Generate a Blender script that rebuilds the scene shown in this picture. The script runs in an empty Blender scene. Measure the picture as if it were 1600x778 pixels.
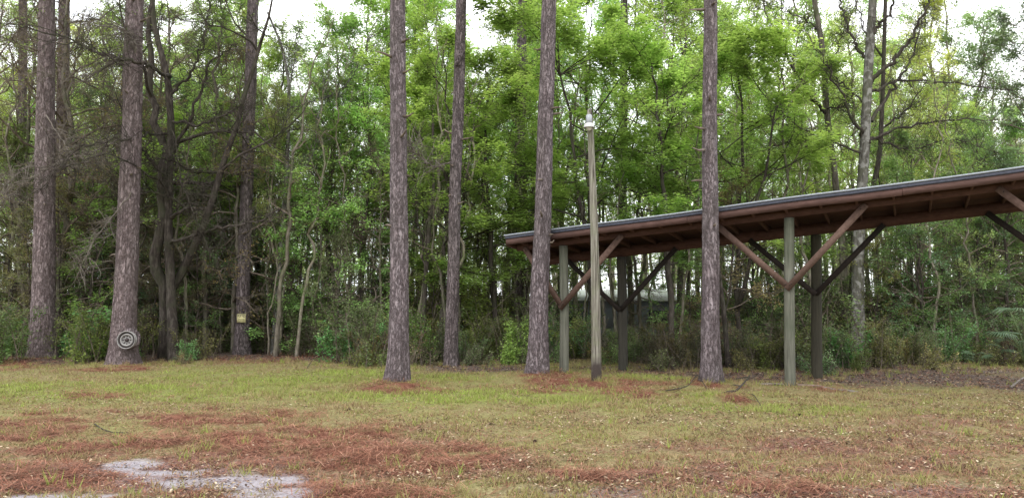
import bpy, math, random
import numpy as np
from mathutils import Vector, Matrix
R = math.radians
SC = bpy.context.scene
COL = SC.collection
rng = np.random.default_rng(7)
random.seed(7)

# ------------------------------------------------------------------ camera
F = 1232.0; CX = 800.0; CY = 389.0; HCAM = 1.6; PITCH = math.atan(71.0/F)
def ray(px, py):
    x = (px-CX)/F; u = -(py-CY)/F
    return np.array([x, math.cos(PITCH)-u*math.sin(PITCH), math.sin(PITCH)+u*math.cos(PITCH)])
def G(px, py):
    d = ray(px, py); t = -HCAM/d[2]
    return np.array([d[0]*t, d[1]*t, 0.0])
def PT(px, py, Y):
    d = ray(px, py); t = Y/d[1]
    return np.array([d[0]*t, Y, HCAM+d[2]*t])
cam = bpy.data.cameras.new('camera'); co = bpy.data.objects.new('camera', cam); COL.objects.link(co)
co.location = (0, 0, HCAM); co.rotation_euler = (R(90)+PITCH, 0, 0)
cam.sensor_width = 36; cam.lens = F/1600*36; cam.clip_end = 1000
SC.camera = co

# ------------------------------------------------------------------ noise
def _h(ix, iy, iz, s):
    n = (ix.astype(np.int64)*374761393 + iy.astype(np.int64)*668265263 + iz.astype(np.int64)*2147483647 + s*1274126177) & 0xffffffff
    n = ((n ^ (n >> 13))*1274126177) & 0xffffffff
    n = (n ^ (n >> 16)) & 0xffffffff
    return n/4294967295.0
def vnoise(x, y, z=None, s=0):
    x = np.asarray(x, float); y = np.asarray(y, float)
    z = np.zeros_like(x) if z is None else np.asarray(z, float)
    ix, iy, iz = np.floor(x), np.floor(y), np.floor(z)
    fx, fy, fz = x-ix, y-iy, z-iz
    fx, fy, fz = [f*f*(3-2*f) for f in (fx, fy, fz)]
    r = 0
    for a in (0, 1):
        for b in (0, 1):
            for c in (0, 1):
                w = (fx if a else 1-fx)*(fy if b else 1-fy)*(fz if c else 1-fz)
                r = r + w*_h(ix+a, iy+b, iz+c, s)
    return r
def fbm(x, y, z=None, s=0, o=4):
    r = 0; a = .5; t = 0
    for i in range(o):
        r = r + a*vnoise(np.asarray(x)*2**i, np.asarray(y)*2**i, None if z is None else np.asarray(z)*2**i, s+i*17); t += a; a *= .5
    return r/t
def sstep(a, b, x):
    t = np.clip((x-a)/(b-a), 0, 1); return t*t*(3-2*t)

# ------------------------------------------------------------------ materials
def newmat(name):
    m = bpy.data.materials.new(name); m.use_nodes = True
    nt = m.node_tree; nt.nodes.clear()
    return m, nt
class NT:
    def __init__(s, name):
        s.m, s.t = newmat(name)
    def n(s, ty, ins=None, **kw):
        nd = s.t.nodes.new(ty)
        for k, v in kw.items(): setattr(nd, k, v)
        if ins:
            for k, v in ins.items():
                if isinstance(v, bpy.types.NodeSocket): s.t.links.new(v, nd.inputs[k])
                else: nd.inputs[k].default_value = v
        return nd
    def ramp(s, fac, pts):
        nd = s.n('ShaderNodeValToRGB', {'Fac': fac}); cr = nd.color_ramp
        while len(cr.elements) < len(pts): cr.elements.new(.5)
        for e, (p, c) in zip(cr.elements, pts):
            e.position = p; e.color = (*c, 1) if len(c) == 3 else c
        return nd.outputs['Color']
    def mix(s, f, a, b, mode='MIX'):
        nd = s.n('ShaderNodeMix', data_type='RGBA', blend_type=mode)
        for k, v in (('Factor', f), ('A', a), ('B', b)):
            sock = [i for i in nd.inputs if i.name == k and (i.type == ('VALUE' if k == 'Factor' else 'RGBA'))][0]
            if isinstance(v, bpy.types.NodeSocket): s.t.links.new(v, sock)
            else: sock.default_value = v if k == 'Factor' else ((*v, 1) if len(v) == 3 else v)
        return [o for o in nd.outputs if o.type == 'RGBA'][0]
    def math(s, op, a, b=0.5):
        nd = s.n('ShaderNodeMath', operation=op)
        for i, v in enumerate((a, b)):
            if isinstance(v, bpy.types.NodeSocket): s.t.links.new(v, nd.inputs[i])
            else: nd.inputs[i].default_value = v
        return nd.outputs[0]
    def out(s, sh):
        o = s.n('ShaderNodeOutputMaterial'); s.t.links.new(sh, o.inputs['Surface']); return s.m
    def pbr(s, col, rough=.85, normal=None, spec=.25, metal=0):
        i = {'Base Color': col if isinstance(col, bpy.types.NodeSocket) else (*col, 1), 'Roughness': rough, 'Specular IOR Level': spec, 'Metallic': metal}
        nd = s.n('ShaderNodeBsdfPrincipled', i)
        if normal is not None: s.t.links.new(normal, nd.inputs['Normal'])
        return nd.outputs[0]
def coords(g, scale=(1, 1, 1)):
    tc = g.n('ShaderNodeTexCoord'); mp = g.n('ShaderNodeMapping', {'Vector': tc.outputs['Object'], 'Scale': scale}); return mp.outputs[0]

def bark_pine(name, dark, mid, light, z=.3, sc=15):
    g = NT(name)
    v = coords(g, (1, 1, z))
    wn = g.n('ShaderNodeTexNoise', {'Vector': v, 'Scale': 14.0, 'Detail': 5.0, 'Roughness': .7})
    wv = g.mix(.2, v, wn.outputs['Color'])
    vo = g.n('ShaderNodeTexVoronoi', {'Vector': wv, 'Scale': sc*1.35, 'Randomness': 1.0}, feature='DISTANCE_TO_EDGE')
    vc = g.n('ShaderNodeTexVoronoi', {'Vector': wv, 'Scale': sc*1.35}, feature='F1')
    fine = g.n('ShaderNodeTexNoise', {'Vector': coords(g, (1, 1, .22)), 'Scale': 75.0, 'Detail': 7.0, 'Roughness': .75})
    streak = g.n('ShaderNodeTexNoise', {'Vector': coords(g, (1, 1, .10)), 'Scale': 26.0, 'Detail': 5.0, 'Roughness': .7})
    big = g.n('ShaderNodeTexNoise', {'Vector': v, 'Scale': 2.6, 'Detail': 4.0})
    mm = tuple((a+b)/2 for a, b in zip(mid, light))
    plate = g.ramp(fine.outputs['Fac'], [(.3, tuple(c*.75 for c in mid)), (.5, mid), (.62, mm), (.75, light)])
    cellv = g.n('ShaderNodeSeparateColor', {'Color': vc.outputs['Color']})
    plate = g.mix(g.math('MULTIPLY', cellv.outputs[0], .38), plate, light)
    plate = g.mix(g.math('MULTIPLY', cellv.outputs[1], .38), plate, tuple(c*.55 for c in mid))
    crack = g.ramp(vo.outputs['Distance'], [(0.0, (.05, .05, .05)), (.06, (.45, .45, .45)), (.15, (1, 1, 1))])
    st = g.ramp(streak.outputs['Fac'], [(.38, (0, 0, 0)), (.5, (1, 1, 1))])
    c = g.mix(crack, dark, plate)
    c = g.mix(st, g.mix(.6, c, dark), c)
    c = g.mix(g.math('MULTIPLY', g.ramp(big.outputs['Fac'], [(.42, (0, 0, 0)), (.7, (1, 1, 1))]), .3), c, (.11, .105, .085))
    hgt = g.math('ADD', g.math('MULTIPLY', crack, .6), g.math('ADD', g.math('MULTIPLY', fine.outputs['Fac'], .9), g.math('MULTIPLY', st, .8)))
    b = g.n('ShaderNodeBump', {'Height': hgt, 'Strength': 1.0, 'Distance': .035})
    return g.out(g.pbr(c, .9, b.outputs[0], .15))
def bark_soft(name, a, b_, c_, sc=18, z=.25, moss=None, patch=None):
    g = NT(name); v = coords(g, (1, 1, z))
    n1 = g.n('ShaderNodeTexNoise', {'Vector': v, 'Scale': sc, 'Detail': 6.0, 'Roughness': .65})
    n2 = g.n('ShaderNodeTexNoise', {'Vector': coords(g), 'Scale': 2.5, 'Detail': 4.0})
    oi = g.n('ShaderNodeObjectInfo')
    c = g.ramp(n1.outputs['Fac'], [(.3, a), (.5, b_), (.72, c_)])
    if moss: c = g.mix(g.ramp(n2.outputs['Fac'], [(.48, (0, 0, 0)), (.66, (.8, .8, .8))]), c, moss)
    if patch: c = g.mix(g.ramp(g.n('ShaderNodeTexNoise', {'Vector': coords(g, (1, 1, .8)), 'Scale': 7.0, 'Detail': 5.0}).outputs['Fac'], [(.5, (0, 0, 0)), (.58, (1, 1, 1))]), c, patch)
    c = g.mix(1.0, c, oi.outputs['Color'], 'MULTIPLY')
    bp = g.n('ShaderNodeBump', {'Height': n1.outputs['Fac'], 'Strength': .8, 'Distance': .02})
    return g.out(g.pbr(c, .9, bp.outputs[0], .15))
def leafmat(name, dark, mid, light, trans=.4, rough=.55):
    g = NT(name); at = g.n('ShaderNodeAttribute', attribute_name='tint'); oi = g.n('ShaderNodeObjectInfo')
    c = g.ramp(at.outputs['Fac'], [(0, dark), (.5, mid), (1, light)])
    c = g.mix(1.0, c, oi.outputs['Color'], 'MULTIPLY')
    p = g.pbr(c, rough, None, .3)
    tr = g.n('ShaderNodeBsdfTranslucent', {'Color': g.mix(1.0, c, (1.25, 1.2, .75), 'MULTIPLY')})
    mx = g.n('ShaderNodeMixShader', {0: trans, 1: p, 2: tr.outputs[0]})
    return g.out(mx.outputs[0])
def flatmat(name, ramp_pts, attr=True, rough=.8, trans=0):
    g = NT(name); at = g.n('ShaderNodeAttribute', attribute_name='tint')
    c = g.ramp(at.outputs['Fac'], ramp_pts)
    p = g.pbr(c, rough, None, .2)
    if trans:
        tr = g.n('ShaderNodeBsdfTranslucent', {'Color': c})
        p = g.n('ShaderNodeMixShader', {0: trans, 1: p, 2: tr.outputs[0]}).outputs[0]
    return g.out(p)
def woodmat(name, a, b_, dirt=(.05, .045, .035), z=(14, 14, 1.0), rough=.8, stain=.4):
    g = NT(name); v = coords(g, z)
    n1 = g.n('ShaderNodeTexNoise', {'Vector': v, 'Scale': 3.0, 'Detail': 7.0, 'Roughness': .7})
    n2 = g.n('ShaderNodeTexNoise', {'Vector': coords(g), 'Scale': 1.7, 'Detail': 5.0})
    c = g.ramp(n1.outputs['Fac'], [(.3, a), (.7, b_)])
    c = g.mix(g.math('MULTIPLY', g.ramp(n2.outputs['Fac'], [(.45, (0, 0, 0)), (.75, (1, 1, 1))]), stain), c, dirt)
    bp = g.n('ShaderNodeBump', {'Height': n1.outputs['Fac'], 'Strength': .6, 'Distance': .01})
    return g.out(g.pbr(c, rough, bp.outputs[0], .25))
def plainmat(name, col, rough=.5, metal=0, noise=.15, spec=.4):
    g = NT(name); n1 = g.n('ShaderNodeTexNoise', {'Vector': coords(g), 'Scale': 22.0, 'Detail': 5.0})
    c = g.mix(g.math('MULTIPLY', g.ramp(n1.outputs['Fac'], [(.4, (0, 0, 0)), (.7, (1, 1, 1))]), noise*3), col, tuple(k*.45 for k in col))
    return g.out(g.pbr(c, rough, None, spec, metal))

M = {}
M['pine'] = bark_pine('pine_bark', (.09, .068, .07), (.265, .212, .222), (.48, .425, .445))
M['pine_red'] = bark_pine('pine_bark_red', (.11, .08, .078), (.285, .218, .218), (.46, .39, .395), z=.35, sc=13)
M['pine_dark'] = bark_pine('pine_bark_dark', (.065, .05, .05), (.225, .18, .182), (.42, .36, .37), sc=13)
M['bark'] = bark_soft('grey_bark', (.05, .043, .034), (.12, .105, .085), (.22, .20, .17), moss=(.07, .085, .035))
M['bark_dark'] = bark_soft('dark_bark', (.018, .014, .012), (.05, .041, .035), (.12, .105, .09), moss=(.05, .052, .032))
M['bark_pale'] = bark_soft('pale_bark', (.04, .037, .032), (.10, .094, .082), (.18, .172, .155), moss=(.075, .078, .05), patch=(.21, .205, .19))
M['twig'] = bark_soft('twig_bark', (.06, .046, .036), (.14, .112, .09), (.23, .195, .165), sc=9)
M['twig_pale'] = bark_soft('pale_twig_bark', (.07, .058, .048), (.15, .13, .11), (.24, .215, .19), sc=9)
M['leaf'] = leafmat('fresh_leaf', (.12, .18, .065), (.31, .46, .17), (.52, .69, .31), .5)
M['leaf_deep'] = leafmat('deep_leaf', (.05, .07, .033), (.135, .18, .078), (.28, .35, .16), .38)
M['leaf_dry'] = leafmat('olive_leaf', (.08, .08, .04), (.19, .185, .09), (.34, .32, .16), .4)
M['needle'] = leafmat('pine_needle_green', (.025, .05, .018), (.05, .09, .03), (.09, .14, .05), .2)

# ------------------------------------------------------------------ mesh builder
class MB:
    def __init__(s): s.v = []; s.q = []; s.t = []; s.n = 0; s.tv = []
    def add(s, v, q, tint=.5):
        v = np.asarray(v, float).reshape(-1, 3); q = np.asarray(q, int)
        if q.shape[1] > 4: q = np.array([(f[0], f[i], f[i+1]) for f in q for i in range(1, len(f)-1)])
        if q.shape[1] == 3: q = np.hstack([q, -np.ones((len(q), 1), int)])
        qq = np.where(q >= 0, q+s.n, -1)
        s.v.append(v); s.q.append(qq); s.n += len(v)
        s.tv.append(np.broadcast_to(np.asarray(tint, float), (len(v),)).copy())
    def tube(s, P, r, k=8, tint=.5, cap=True, rough=0, seed=0):
        P = np.asarray(P, float); n = len(P); r = np.broadcast_to(np.asarray(r, float), (n,))
        T = np.gradient(P, axis=0); T /= np.linalg.norm(T, axis=1, keepdims=True)+1e-9
        m = T.mean(0); ref = np.array([1., 0, 0]) if abs(m[0]) < .6*np.linalg.norm(m)+1e-6 else np.array([0, 1., 0])
        U = np.cross(T, ref); U /= np.linalg.norm(U, axis=1, keepdims=True)+1e-9
        W = np.cross(T, U)
        a = np.arange(k)*2*math.pi/k
        rr = r[:, None]*np.ones((1, k))
        if rough:
            rr = rr*(1+rough*(fbm(np.cos(a)[None]*2.5+P[:, 2:3]*0+seed, np.sin(a)[None]*2.5+0*P[:, 2:3], P[:, 2:3]*2.0+0*a[None], s=seed)-.5)*2)
        V = P[:, None]+rr[..., None]*(np.cos(a)[None, :, None]*U[:, None]+np.sin(a)[None, :, None]*W[:, None])
        i = np.arange(n-1)[:, None]*k; j = np.arange(k)[None]; j2 = (j+1) % k
        q = np.stack([i+j, i+j2, i+k+j2, i+k+j], -1).reshape(-1, 4)
        V = V.reshape(-1, 3)
        if cap:
            V = np.vstack([V, P[-1:], P[:1]]); tp = n*k
            q2 = np.stack([(n-1)*k+np.arange(k), (n-1)*k+(np.arange(k)+1) % k, np.full(k, tp), np.full(k, -1)], -1)
            q3 = np.stack([(np.arange(k)+1) % k, np.arange(k), np.full(k, tp+1), np.full(k, -1)], -1)
            q = np.vstack([q, q2, q3])
        s.add(V, q, tint)
    def box(s, c, sz, ax=None, tint=.5):
        ax = np.eye(3) if ax is None else np.asarray(ax, float)
        h = np.asarray(sz, float)/2
        V = []
        for dz in (-1, 1):
            for dx, dy in ((-1, -1), (1, -1), (1, 1), (-1, 1)):
                V.append(np.asarray(c)+dx*h[0]*ax[0]+dy*h[1]*ax[1]+dz*h[2]*ax[2])
        s.add(V, [(3, 2, 1, 0), (4, 5, 6, 7), (0, 1, 5, 4), (1, 2, 6, 5), (2, 3, 7, 6), (3, 0, 4, 7)], tint)
    def beam(s, a, b, w, h, up=(0, 0, 1)):
        a = np.asarray(a, float); b = np.asarray(b, float); d = b-a; L = np.linalg.norm(d); d /= L
        sd = np.cross(d, np.asarray(up, float)); sd /= np.linalg.norm(sd); u = np.cross(sd, d)
        s.box((a+b)/2, (L, w, h), (d, sd, u))
    def twigs(s, A, D, L, r, rg, tint=.5):
        N = len(A)
        if N == 0: return
        mid = A+D*L[:, None]*.5+rg.normal(0, .06, (N, 3))*L[:, None]
        end = A+D*L[:, None]+rg.normal(0, .1, (N, 3))*L[:, None]
        ref = rg.normal(0, 1, (N, 3)); U = np.cross(D, ref); U /= np.linalg.norm(U, axis=1, keepdims=True)+1e-9; W = np.cross(D, U)
        V = []
        for P, k in ((A, 1.0), (mid, .7)):
            for j in range(3):
                a = j*2*math.pi/3
                V.append(P+(math.cos(a)*U+math.sin(a)*W)*(r*k)[:, None])
        V.append(end)
        V = np.stack(V, 1).reshape(-1, 3)
        b = np.arange(N)[:, None]*7
        qs = []
        for j in range(3):
            j2 = (j+1) % 3
            qs.append(np.hstack([b+j, b+j2, b+3+j2, b+3+j]))
            qs.append(np.hstack([b+3+j, b+3+j2, b+6, -np.ones((N, 1), int)]))
        q = np.vstack(qs).astype(int)
        s.add(V, q, tint)
    def leaves(s, P, L, rg, flat=.6, asp=.5, tint=None, dirs=None):
        N = len(P)
        if N == 0: return
        nrm = rg.normal(0, 1, (N, 3)); nrm /= np.linalg.norm(nrm, axis=1, keepdims=True); nrm[:, 2] = np.abs(nrm[:, 2])
        nrm = nrm*(1-flat)+np.array([0, 0, 1.])*flat; nrm /= np.linalg.norm(nrm, axis=1, keepdims=True)
        d = rg.normal(0, 1, (N, 3)) if dirs is None else dirs
        d = d-nrm*(d*nrm).sum(1, keepdims=True); d /= np.linalg.norm(d, axis=1, keepdims=True)+1e-9
        w = np.cross(nrm, d)
        L = np.broadcast_to(np.asarray(L, float), (N,))[:, None]
        V = np.stack([P-d*L*.5, P+w*L*asp*.5-d*L*.05, P+d*L*.5-nrm*L*.12, P-w*L*asp*.5-d*L*.05], 1).reshape(-1, 3)
        q = np.arange(N*4).reshape(-1, 4)
        s.add(V, q, .5 if tint is None else np.repeat(tint, 4))
    def mesh(s, name, mat, smooth=False):
        V = np.vstack(s.v); Q = np.vstack(s.q); tint = np.concatenate(s.tv)
        cnt = np.where(Q[:, 3] < 0, 3, 4)
        idx = Q[Q >= 0]
        me = bpy.data.meshes.new(name)
        me.vertices.add(len(V)); me.vertices.foreach_set('co', V.astype(np.float32).ravel())
        me.loops.add(len(idx)); me.loops.foreach_set('vertex_index', idx.astype(np.int32))
        me.polygons.add(len(Q)); st = np.concatenate([[0], np.cumsum(cnt)[:-1]])
        me.polygons.foreach_set('loop_start', st.astype(np.int32))
        at = me.attributes.new('tint', 'FLOAT', 'POINT'); at.data.foreach_set('value', np.clip(tint, 0, 1).astype(np.float32))
        me.materials.append(mat)
        me.update(calc_edges=True); me.validate()
        if smooth: me.polygons.foreach_set('use_smooth', np.ones(len(Q), bool))
        return me
def obj(name, me, parent=None):
    o = bpy.data.objects.new(name, me); COL.objects.link(o)
    if parent: o.parent = parent
    return o
def thing(name, label, cat, loc=(0, 0, 0), rz=0, group=None):
    o = bpy.data.objects.new(name, None); COL.objects.link(o); o.empty_display_size = .2
    o.location = tuple(loc); o.rotation_euler = (0, 0, rz); o['label'] = label; o['category'] = cat
    if group: o['group'] = group
    return o
def tag(o, label=None, cat=None, group=None, kind=None):
    for k, v in (('label', label), ('category', cat), ('group', group), ('kind', kind)):
        if v: o[k] = v
    return o

# ------------------------------------------------------------------ ground
# patches are (cx, cy, rx, ry) in metres on the ground
def patch(px, py, hw, hh):
    c = G(px, py); rx = hw*c[1]/F; ry = max(.15, (G(px, py-hh)[1]-G(px, py+hh)[1])/2)
    return (c[0], c[1], rx, ry)
NEED = [patch(*p) for p in [(58,569,62,8),(190,576,60,7),(622,607,66,9),(935,605,120,12),(855,594,62,8),(1110,603,38,7),(1152,626,24,9),
        (430,561,95,7),(30,668,110,24),(330,655,140,16),(470,684,190,22),(610,708,170,24),(250,690,60,8),(560,772,120,14),(100,700,70,10),(920,742,60,9),
        (1300,608,22,4),(150,620,70,5),(640,608,55,8),(1240,764,110,10),(990,617,45,7),(60,745,110,24)]]
NEEDW = [patch(*p) for p in [(1330,700,340,30),(380,720,520,55),(1150,735,400,24),(1500,775,300,20),(1150,755,300,28),(1500,735,160,40),(700,730,160,14),(300,715,320,30),(1500,660,130,14)]]
SAND = [patch(*p) for p in [(192,724,40,9),(345,750,100,19),(420,769,95,11),(75,777,90,6),(270,736,60,8)]]
SANDW = [patch(*p) for p in [(250,745,260,28),(1270,770,110,14),(970,744,50,6),(1000,768,140,10),(1400,765,160,12)]]
LIT = [patch(*p) for p in [(1440,592,230,13),(1200,585,180,11),(1010,575,120,5),(1600,600,120,14),(760,575,120,6),(1350,580,400,8)]]
LUSH = [patch(*p) for p in [(300,612,330,16),(800,620,420,14),(1150,640,250,10),(450,596,210,15),(700,592,110,10),(1010,594,90,7),(60,605,120,12),(300,585,100,10),(800,575,80,5),(560,585,80,8)]]
FOREST_Y = 19.3
def mask(pl, x, y, soft=.55, nz=.9, s=3, nsc=1.3):
    n = fbm(x*nsc, y*nsc*1.6, s=s, o=5)-.5
    best = np.full(np.shape(x), -9.0)
    for cx, cy, rx, ry in pl:
        d = 1-np.sqrt(((x-cx)/rx)**2+((y-cy)/ry)**2)
        best = np.maximum(best, d)
    return sstep(-soft*.5, soft, best+n*nz*1.6)
def edge_y(x):
    # the edge of the wood, in metres from the camera
    return 18.6+.6*np.sin(x*.7)+.8*(fbm(x*.6, x*0, s=91)-.5)-.0*x-1.5*sstep(1.5, 3.5, x)
def fields(x, y):
    need = mask(NEED, x, y, .55, 1.25, 3, 1.9)*(.45+.55*sstep(.35, .6, fbm(x*4, y*5, s=31))); needw = mask(NEEDW, x, y, .9, 1.1, 5)*(.35+.6*sstep(.3, .65, fbm(x*2.5, y*4, s=33)))
    sand = mask(SAND, x, y, .45, 1.0, 8, 2.6)*(.5+.5*sstep(.25, .5, fbm(x*3, y*8, s=35))); sandw = mask(SANDW, x, y, .9, 1.0, 9)*.75
    lit = mask(LIT, x, y, .5, .5, 12)
    wood = sstep(-.3, .7, y-edge_y(x)+1.2*(fbm(x*1.5, y*1.5, s=77)-.5))
    lush = mask(LUSH, x, y, .8, .8, 14)
    return need, needw, sand, sandw, np.maximum(lit, wood), lush
MOUNDS = [(G(65, 565), .9, .07), (G(192, 572), .9, .05), (G(622, 604), .8, .08), (G(841, 590), .9, .08), (G(1110, 602), .7, .06), (G(1152, 624), .3, .07), (G(950, 600), 1.2, .05)]
def height(x, y):
    h = .10*(fbm(x*.35, y*.35, s=41)-.5)+.05*(fbm(x*1.6, y*1.6, s=43)-.5)
    for c, r, a in MOUNDS: h = h+a*np.exp(-((x-c[0])**2+(y-c[1])**2)/(r*r))
    return h*sstep(400, 100, np.abs(x)+np.abs(y))
def hz(x, y): return float(height(np.array([x]), np.array([y]))[0])

def build_ground():
    def ax(lo, hi, st, far):
        a = np.arange(lo, hi, st); g = []; d = st; p = hi
        while p < far: g.append(p); d *= 1.35; p += d
        g.append(far); b = []; d = st; p = lo
        while p > -far: p -= d; d *= 1.35; b.append(p)
        return np.array(sorted(set(list(a)+g+b)))
    xs = ax(-14, 14, .07, 400); ys = ax(4, 22, .07, 400)
    X, Y = np.meshgrid(xs, ys); x = X.ravel(); y = Y.ravel()
    z = height(x, y)
    need, needw, sand, sandw, lit, lush = fields(x, y)
    nx, ny = len(xs), len(ys)
    i = np.arange(ny-1)[:, None]*nx; j = np.arange(nx-1)[None]
    q = np.stack([i+j, i+j+1, i+nx+j+1, i+nx+j], -1).reshape(-1, 4)
    mb = MB(); mb.add(np.stack([x, y, z], 1), q)
    g = NT('ground_soil')
    A = lambda n: g.n('ShaderNodeAttribute', attribute_name=n).outputs['Fac']
    v = coords(g)
    nf = g.n('ShaderNodeTexNoise', {'Vector': v, 'Scale': 30.0, 'Detail': 8.0, 'Roughness': .8}).outputs['Fac']
    nm = g.n('ShaderNodeTexNoise', {'Vector': v, 'Scale': 5.0, 'Detail': 6.0, 'Roughness': .6}).outputs['Fac']
    nl = g.n('ShaderNodeTexNoise', {'Vector': v, 'Scale': .9, 'Detail': 4.0}).outputs['Fac']
    olive = g.ramp(nf, [(.33, (.06, .048, .022)), (.47, (.18, .15, .07)), (.57, (.26, .22, .11)), (.7, (.42, .36, .22))])
    green = g.ramp(nf, [(.33, (.055, .065, .02)), (.5, (.18, .195, .06)), (.7, (.31, .30, .12))])
    base = g.mix(g.ramp(nl, [(.4, (0, 0, 0)), (.62, (1, 1, 1))]), olive, g.mix(.5, olive, green))
    base = g.mix(A('lush'), base, green)
    base = g.mix(g.math('MULTIPLY', g.ramp(nm, [(.5, (0, 0, 0)), (.72, (1, 1, 1))]), .5), base, (.17, .105, .06))
    red = g.ramp(nf, [(.32, (.055, .022, .015)), (.5, (.18, .075, .048)), (.7, (.33, .18, .135))])
    redw = g.ramp(nf, [(.32, (.07, .033, .026)), (.5, (.20, .108, .088)), (.7, (.34, .235, .20))])
    snd = g.ramp(nf, [(.3, (.13, .10, .10)), (.5, (.30, .275, .295)), (.7, (.44, .415, .44))])
    ltr = g.ramp(nf, [(.3, (.045, .033, .026)), (.5, (.12, .092, .078)), (.72, (.24, .195, .17))])
    c = g.mix(A('needw'), base, redw)
    c = g.mix(g.math('MULTIPLY', A('sandw'), 1.0), c, g.mix(.5, snd, redw))
    c = g.mix(A('need'), c, red)
    c = g.mix(A('sand'), c, snd)
    c = g.mix(A('lit'), c, ltr)
    bp = g.n('ShaderNodeBump', {'Height': nf, 'Strength': .7, 'Distance': .03})
    m = g.out(g.pbr(c, .95, bp.outputs[0], .1))
    me = mb.mesh('ground', m, True)
    for nme, a in (('need', need), ('needw', needw), ('sand', sand), ('sandw', sandw), ('lit', lit), ('lush', lush)):
        at = me.attributes.new(nme, 'FLOAT', 'POINT'); at.data.foreach_set('value', a.astype(np.float32))
    tag(obj('ground', me), kind='structure')
build_ground()

def scatter(n, y0=4.6, y1=20.5, wid=.72, pad=1.0, power=1.0):
    # points over the clearing, denser close by
    u = rng.random(n); y = y0*(y1/y0)**u if power == 1 else y0+(y1-y0)*u
    x = (rng.random(n)*2-1)*(wid*y+pad)
    return x, y

def blades():
    x, y = scatter(430000)
    need, needw, sand, sandw, lit, lush = fields(x, y)
    cl = fbm(x*6, y*6, s=55, o=3)
    p = (1-need*.93)*(1-needw*.6)*(1-sand*.95)*(1-sandw*.6)*(1-lit*.94)*(.45+.55*lush)*sstep(.36, .58, cl)*1.5
    k = rng.random(len(x)) < p; x, y, lush, needw = x[k], y[k], lush[k], needw[k]; n = len(x)
    z = height(x, y)
    hh = rng.uniform(.013, .036, n)*(.7+1.1*sstep(.4, .62, fbm(x*2.2, y*2.2, s=73)))*(1+lush*.35); a = rng.uniform(0, 6.283, n); ln = rng.uniform(.2, 1.1, n)*hh; a2 = rng.uniform(0, 6.283, n)
    w = rng.uniform(.004, .008, n)*(1+y/25)
    P0 = np.stack([x-np.cos(a)*w, y-np.sin(a)*w, z-.004], 1); P1 = np.stack([x+np.cos(a)*w, y+np.sin(a)*w, z-.004], 1)
    P2 = np.stack([x+np.cos(a2)*ln, y+np.sin(a2)*ln, z+hh], 1)
    V = np.stack([P0, P1, P2], 1).reshape(-1, 3)
    big = fbm(x*.8, y*.8, s=61, o=3)
    t = .20+.42*lush+.5*(big-.4)+rng.normal(0, .17, n)-.2*needw
    mb = MB(); mb.add(V, np.arange(3*n).reshape(-1, 3), np.repeat(np.clip(t, 0, 1), 3))
    # taller tufts, mostly toward the wood edge and round trunks and posts
    tx, ty = scatter(9000, y0=6, y1=20); ed = edge_y(tx)
    pk = .06+.9*np.exp(-((ty-ed+.4)/.7)**2)
    for bx_, by_ in [(c_[0], c_[1]) for c_, r_, a_ in MOUNDS]+[(1.04, 16), (4.94, 14.05), (2.3, 16.9), (5.9, 15.2), (1.5, 14.4)]:
        pk = pk+.8*np.exp(-((tx-bx_)**2+(ty-by_)**2)/.16)
    kk = rng.random(len(tx)) < pk*(1-.75*fields(tx, ty)[2]); tx, ty = tx[kk], ty[kk]; nb = 13
    X = np.repeat(tx, nb)+rng.normal(0, .035, len(tx)*nb); Y = np.repeat(ty, nb)+rng.normal(0, .035, len(tx)*nb); Z = height(X, Y)
    H = np.repeat(rng.uniform(.05, .16, len(tx)), nb)*rng.uniform(.5, 1.1, len(X)); A1 = rng.uniform(0, 6.283, len(X)); A2 = rng.uniform(0, 6.283, len(X)); W = .005
    P0 = np.stack([X-np.cos(A1)*W, Y-np.sin(A1)*W, Z-.005], 1); P1 = np.stack([X+np.cos(A1)*W, Y+np.sin(A1)*W, Z-.005], 1); P2 = np.stack([X+np.cos(A2)*H*.55, Y+np.sin(A2)*H*.55, Z+H], 1)
    mb.add(np.stack([P0, P1, P2], 1).reshape(-1, 3), np.arange(3*len(X)).reshape(-1, 3), np.repeat(np.clip(np.repeat(rng.uniform(.1, .85, len(tx)), nb)+rng.normal(0, .1, len(X)), 0, 1), 3))
    m = flatmat('grass_blade', [(0, (.19, .13, .07)), (.2, (.34, .26, .14)), (.4, (.28, .25, .10)), (.62, (.26, .28, .08)), (1, (.31, .40, .08))], trans=.3)
    tag(obj('grass', mb.mesh('grass', m)), kind='stuff', label='short patchy lawn grass across the clearing', cat='grass')
blades()
def needles():
    x, y = scatter(330000)
    need, needw, sand, sandw, lit, lush = fields(x, y)
    p = np.clip(.10+need*.9+needw*.4+sandw*.15-sand*.75+lit*.12, .0, 1)
    k = rng.random(len(x)) < p; x, y, need = x[k], y[k], need[k]; n = len(x)
    z = height(x, y)+rng.uniform(.004, .02, n)+need*rng.random(n)**2*.07*sstep(.35, .6, fbm(x*3, y*3, s=71))*1.6
    a = rng.uniform(0, math.pi, n); L = rng.uniform(.06, .17, n); w = rng.uniform(.001, .002, n)*(1+y/14); dz = rng.uniform(-.02, .02, n)
    d = np.stack([np.cos(a), np.sin(a), dz/L*2], 1)*L[:, None]/2; s = np.stack([-np.sin(a), np.cos(a), a*0], 1)*w[:, None]
    c = np.stack([x, y, z], 1)
    V = np.stack([c-d-s, c-d+s, c+d+s, c+d-s], 1).reshape(-1, 3)
    mb = MB(); mb.add(V, np.arange(4*n).reshape(-1, 4), np.repeat(np.clip(rng.normal(.45, .22, n), 0, 1), 4))
    m = flatmat('dead_pine_needle', [(0, (.06, .021, .014)), (.5, (.22, .088, .052)), (1, (.42, .24, .165))])
    tag(obj('pine_needles', mb.mesh('pine_needles', m)), kind='stuff', label='rusty fallen pine needles lying in patches over the lawn', cat='pine needles')
needles()
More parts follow.
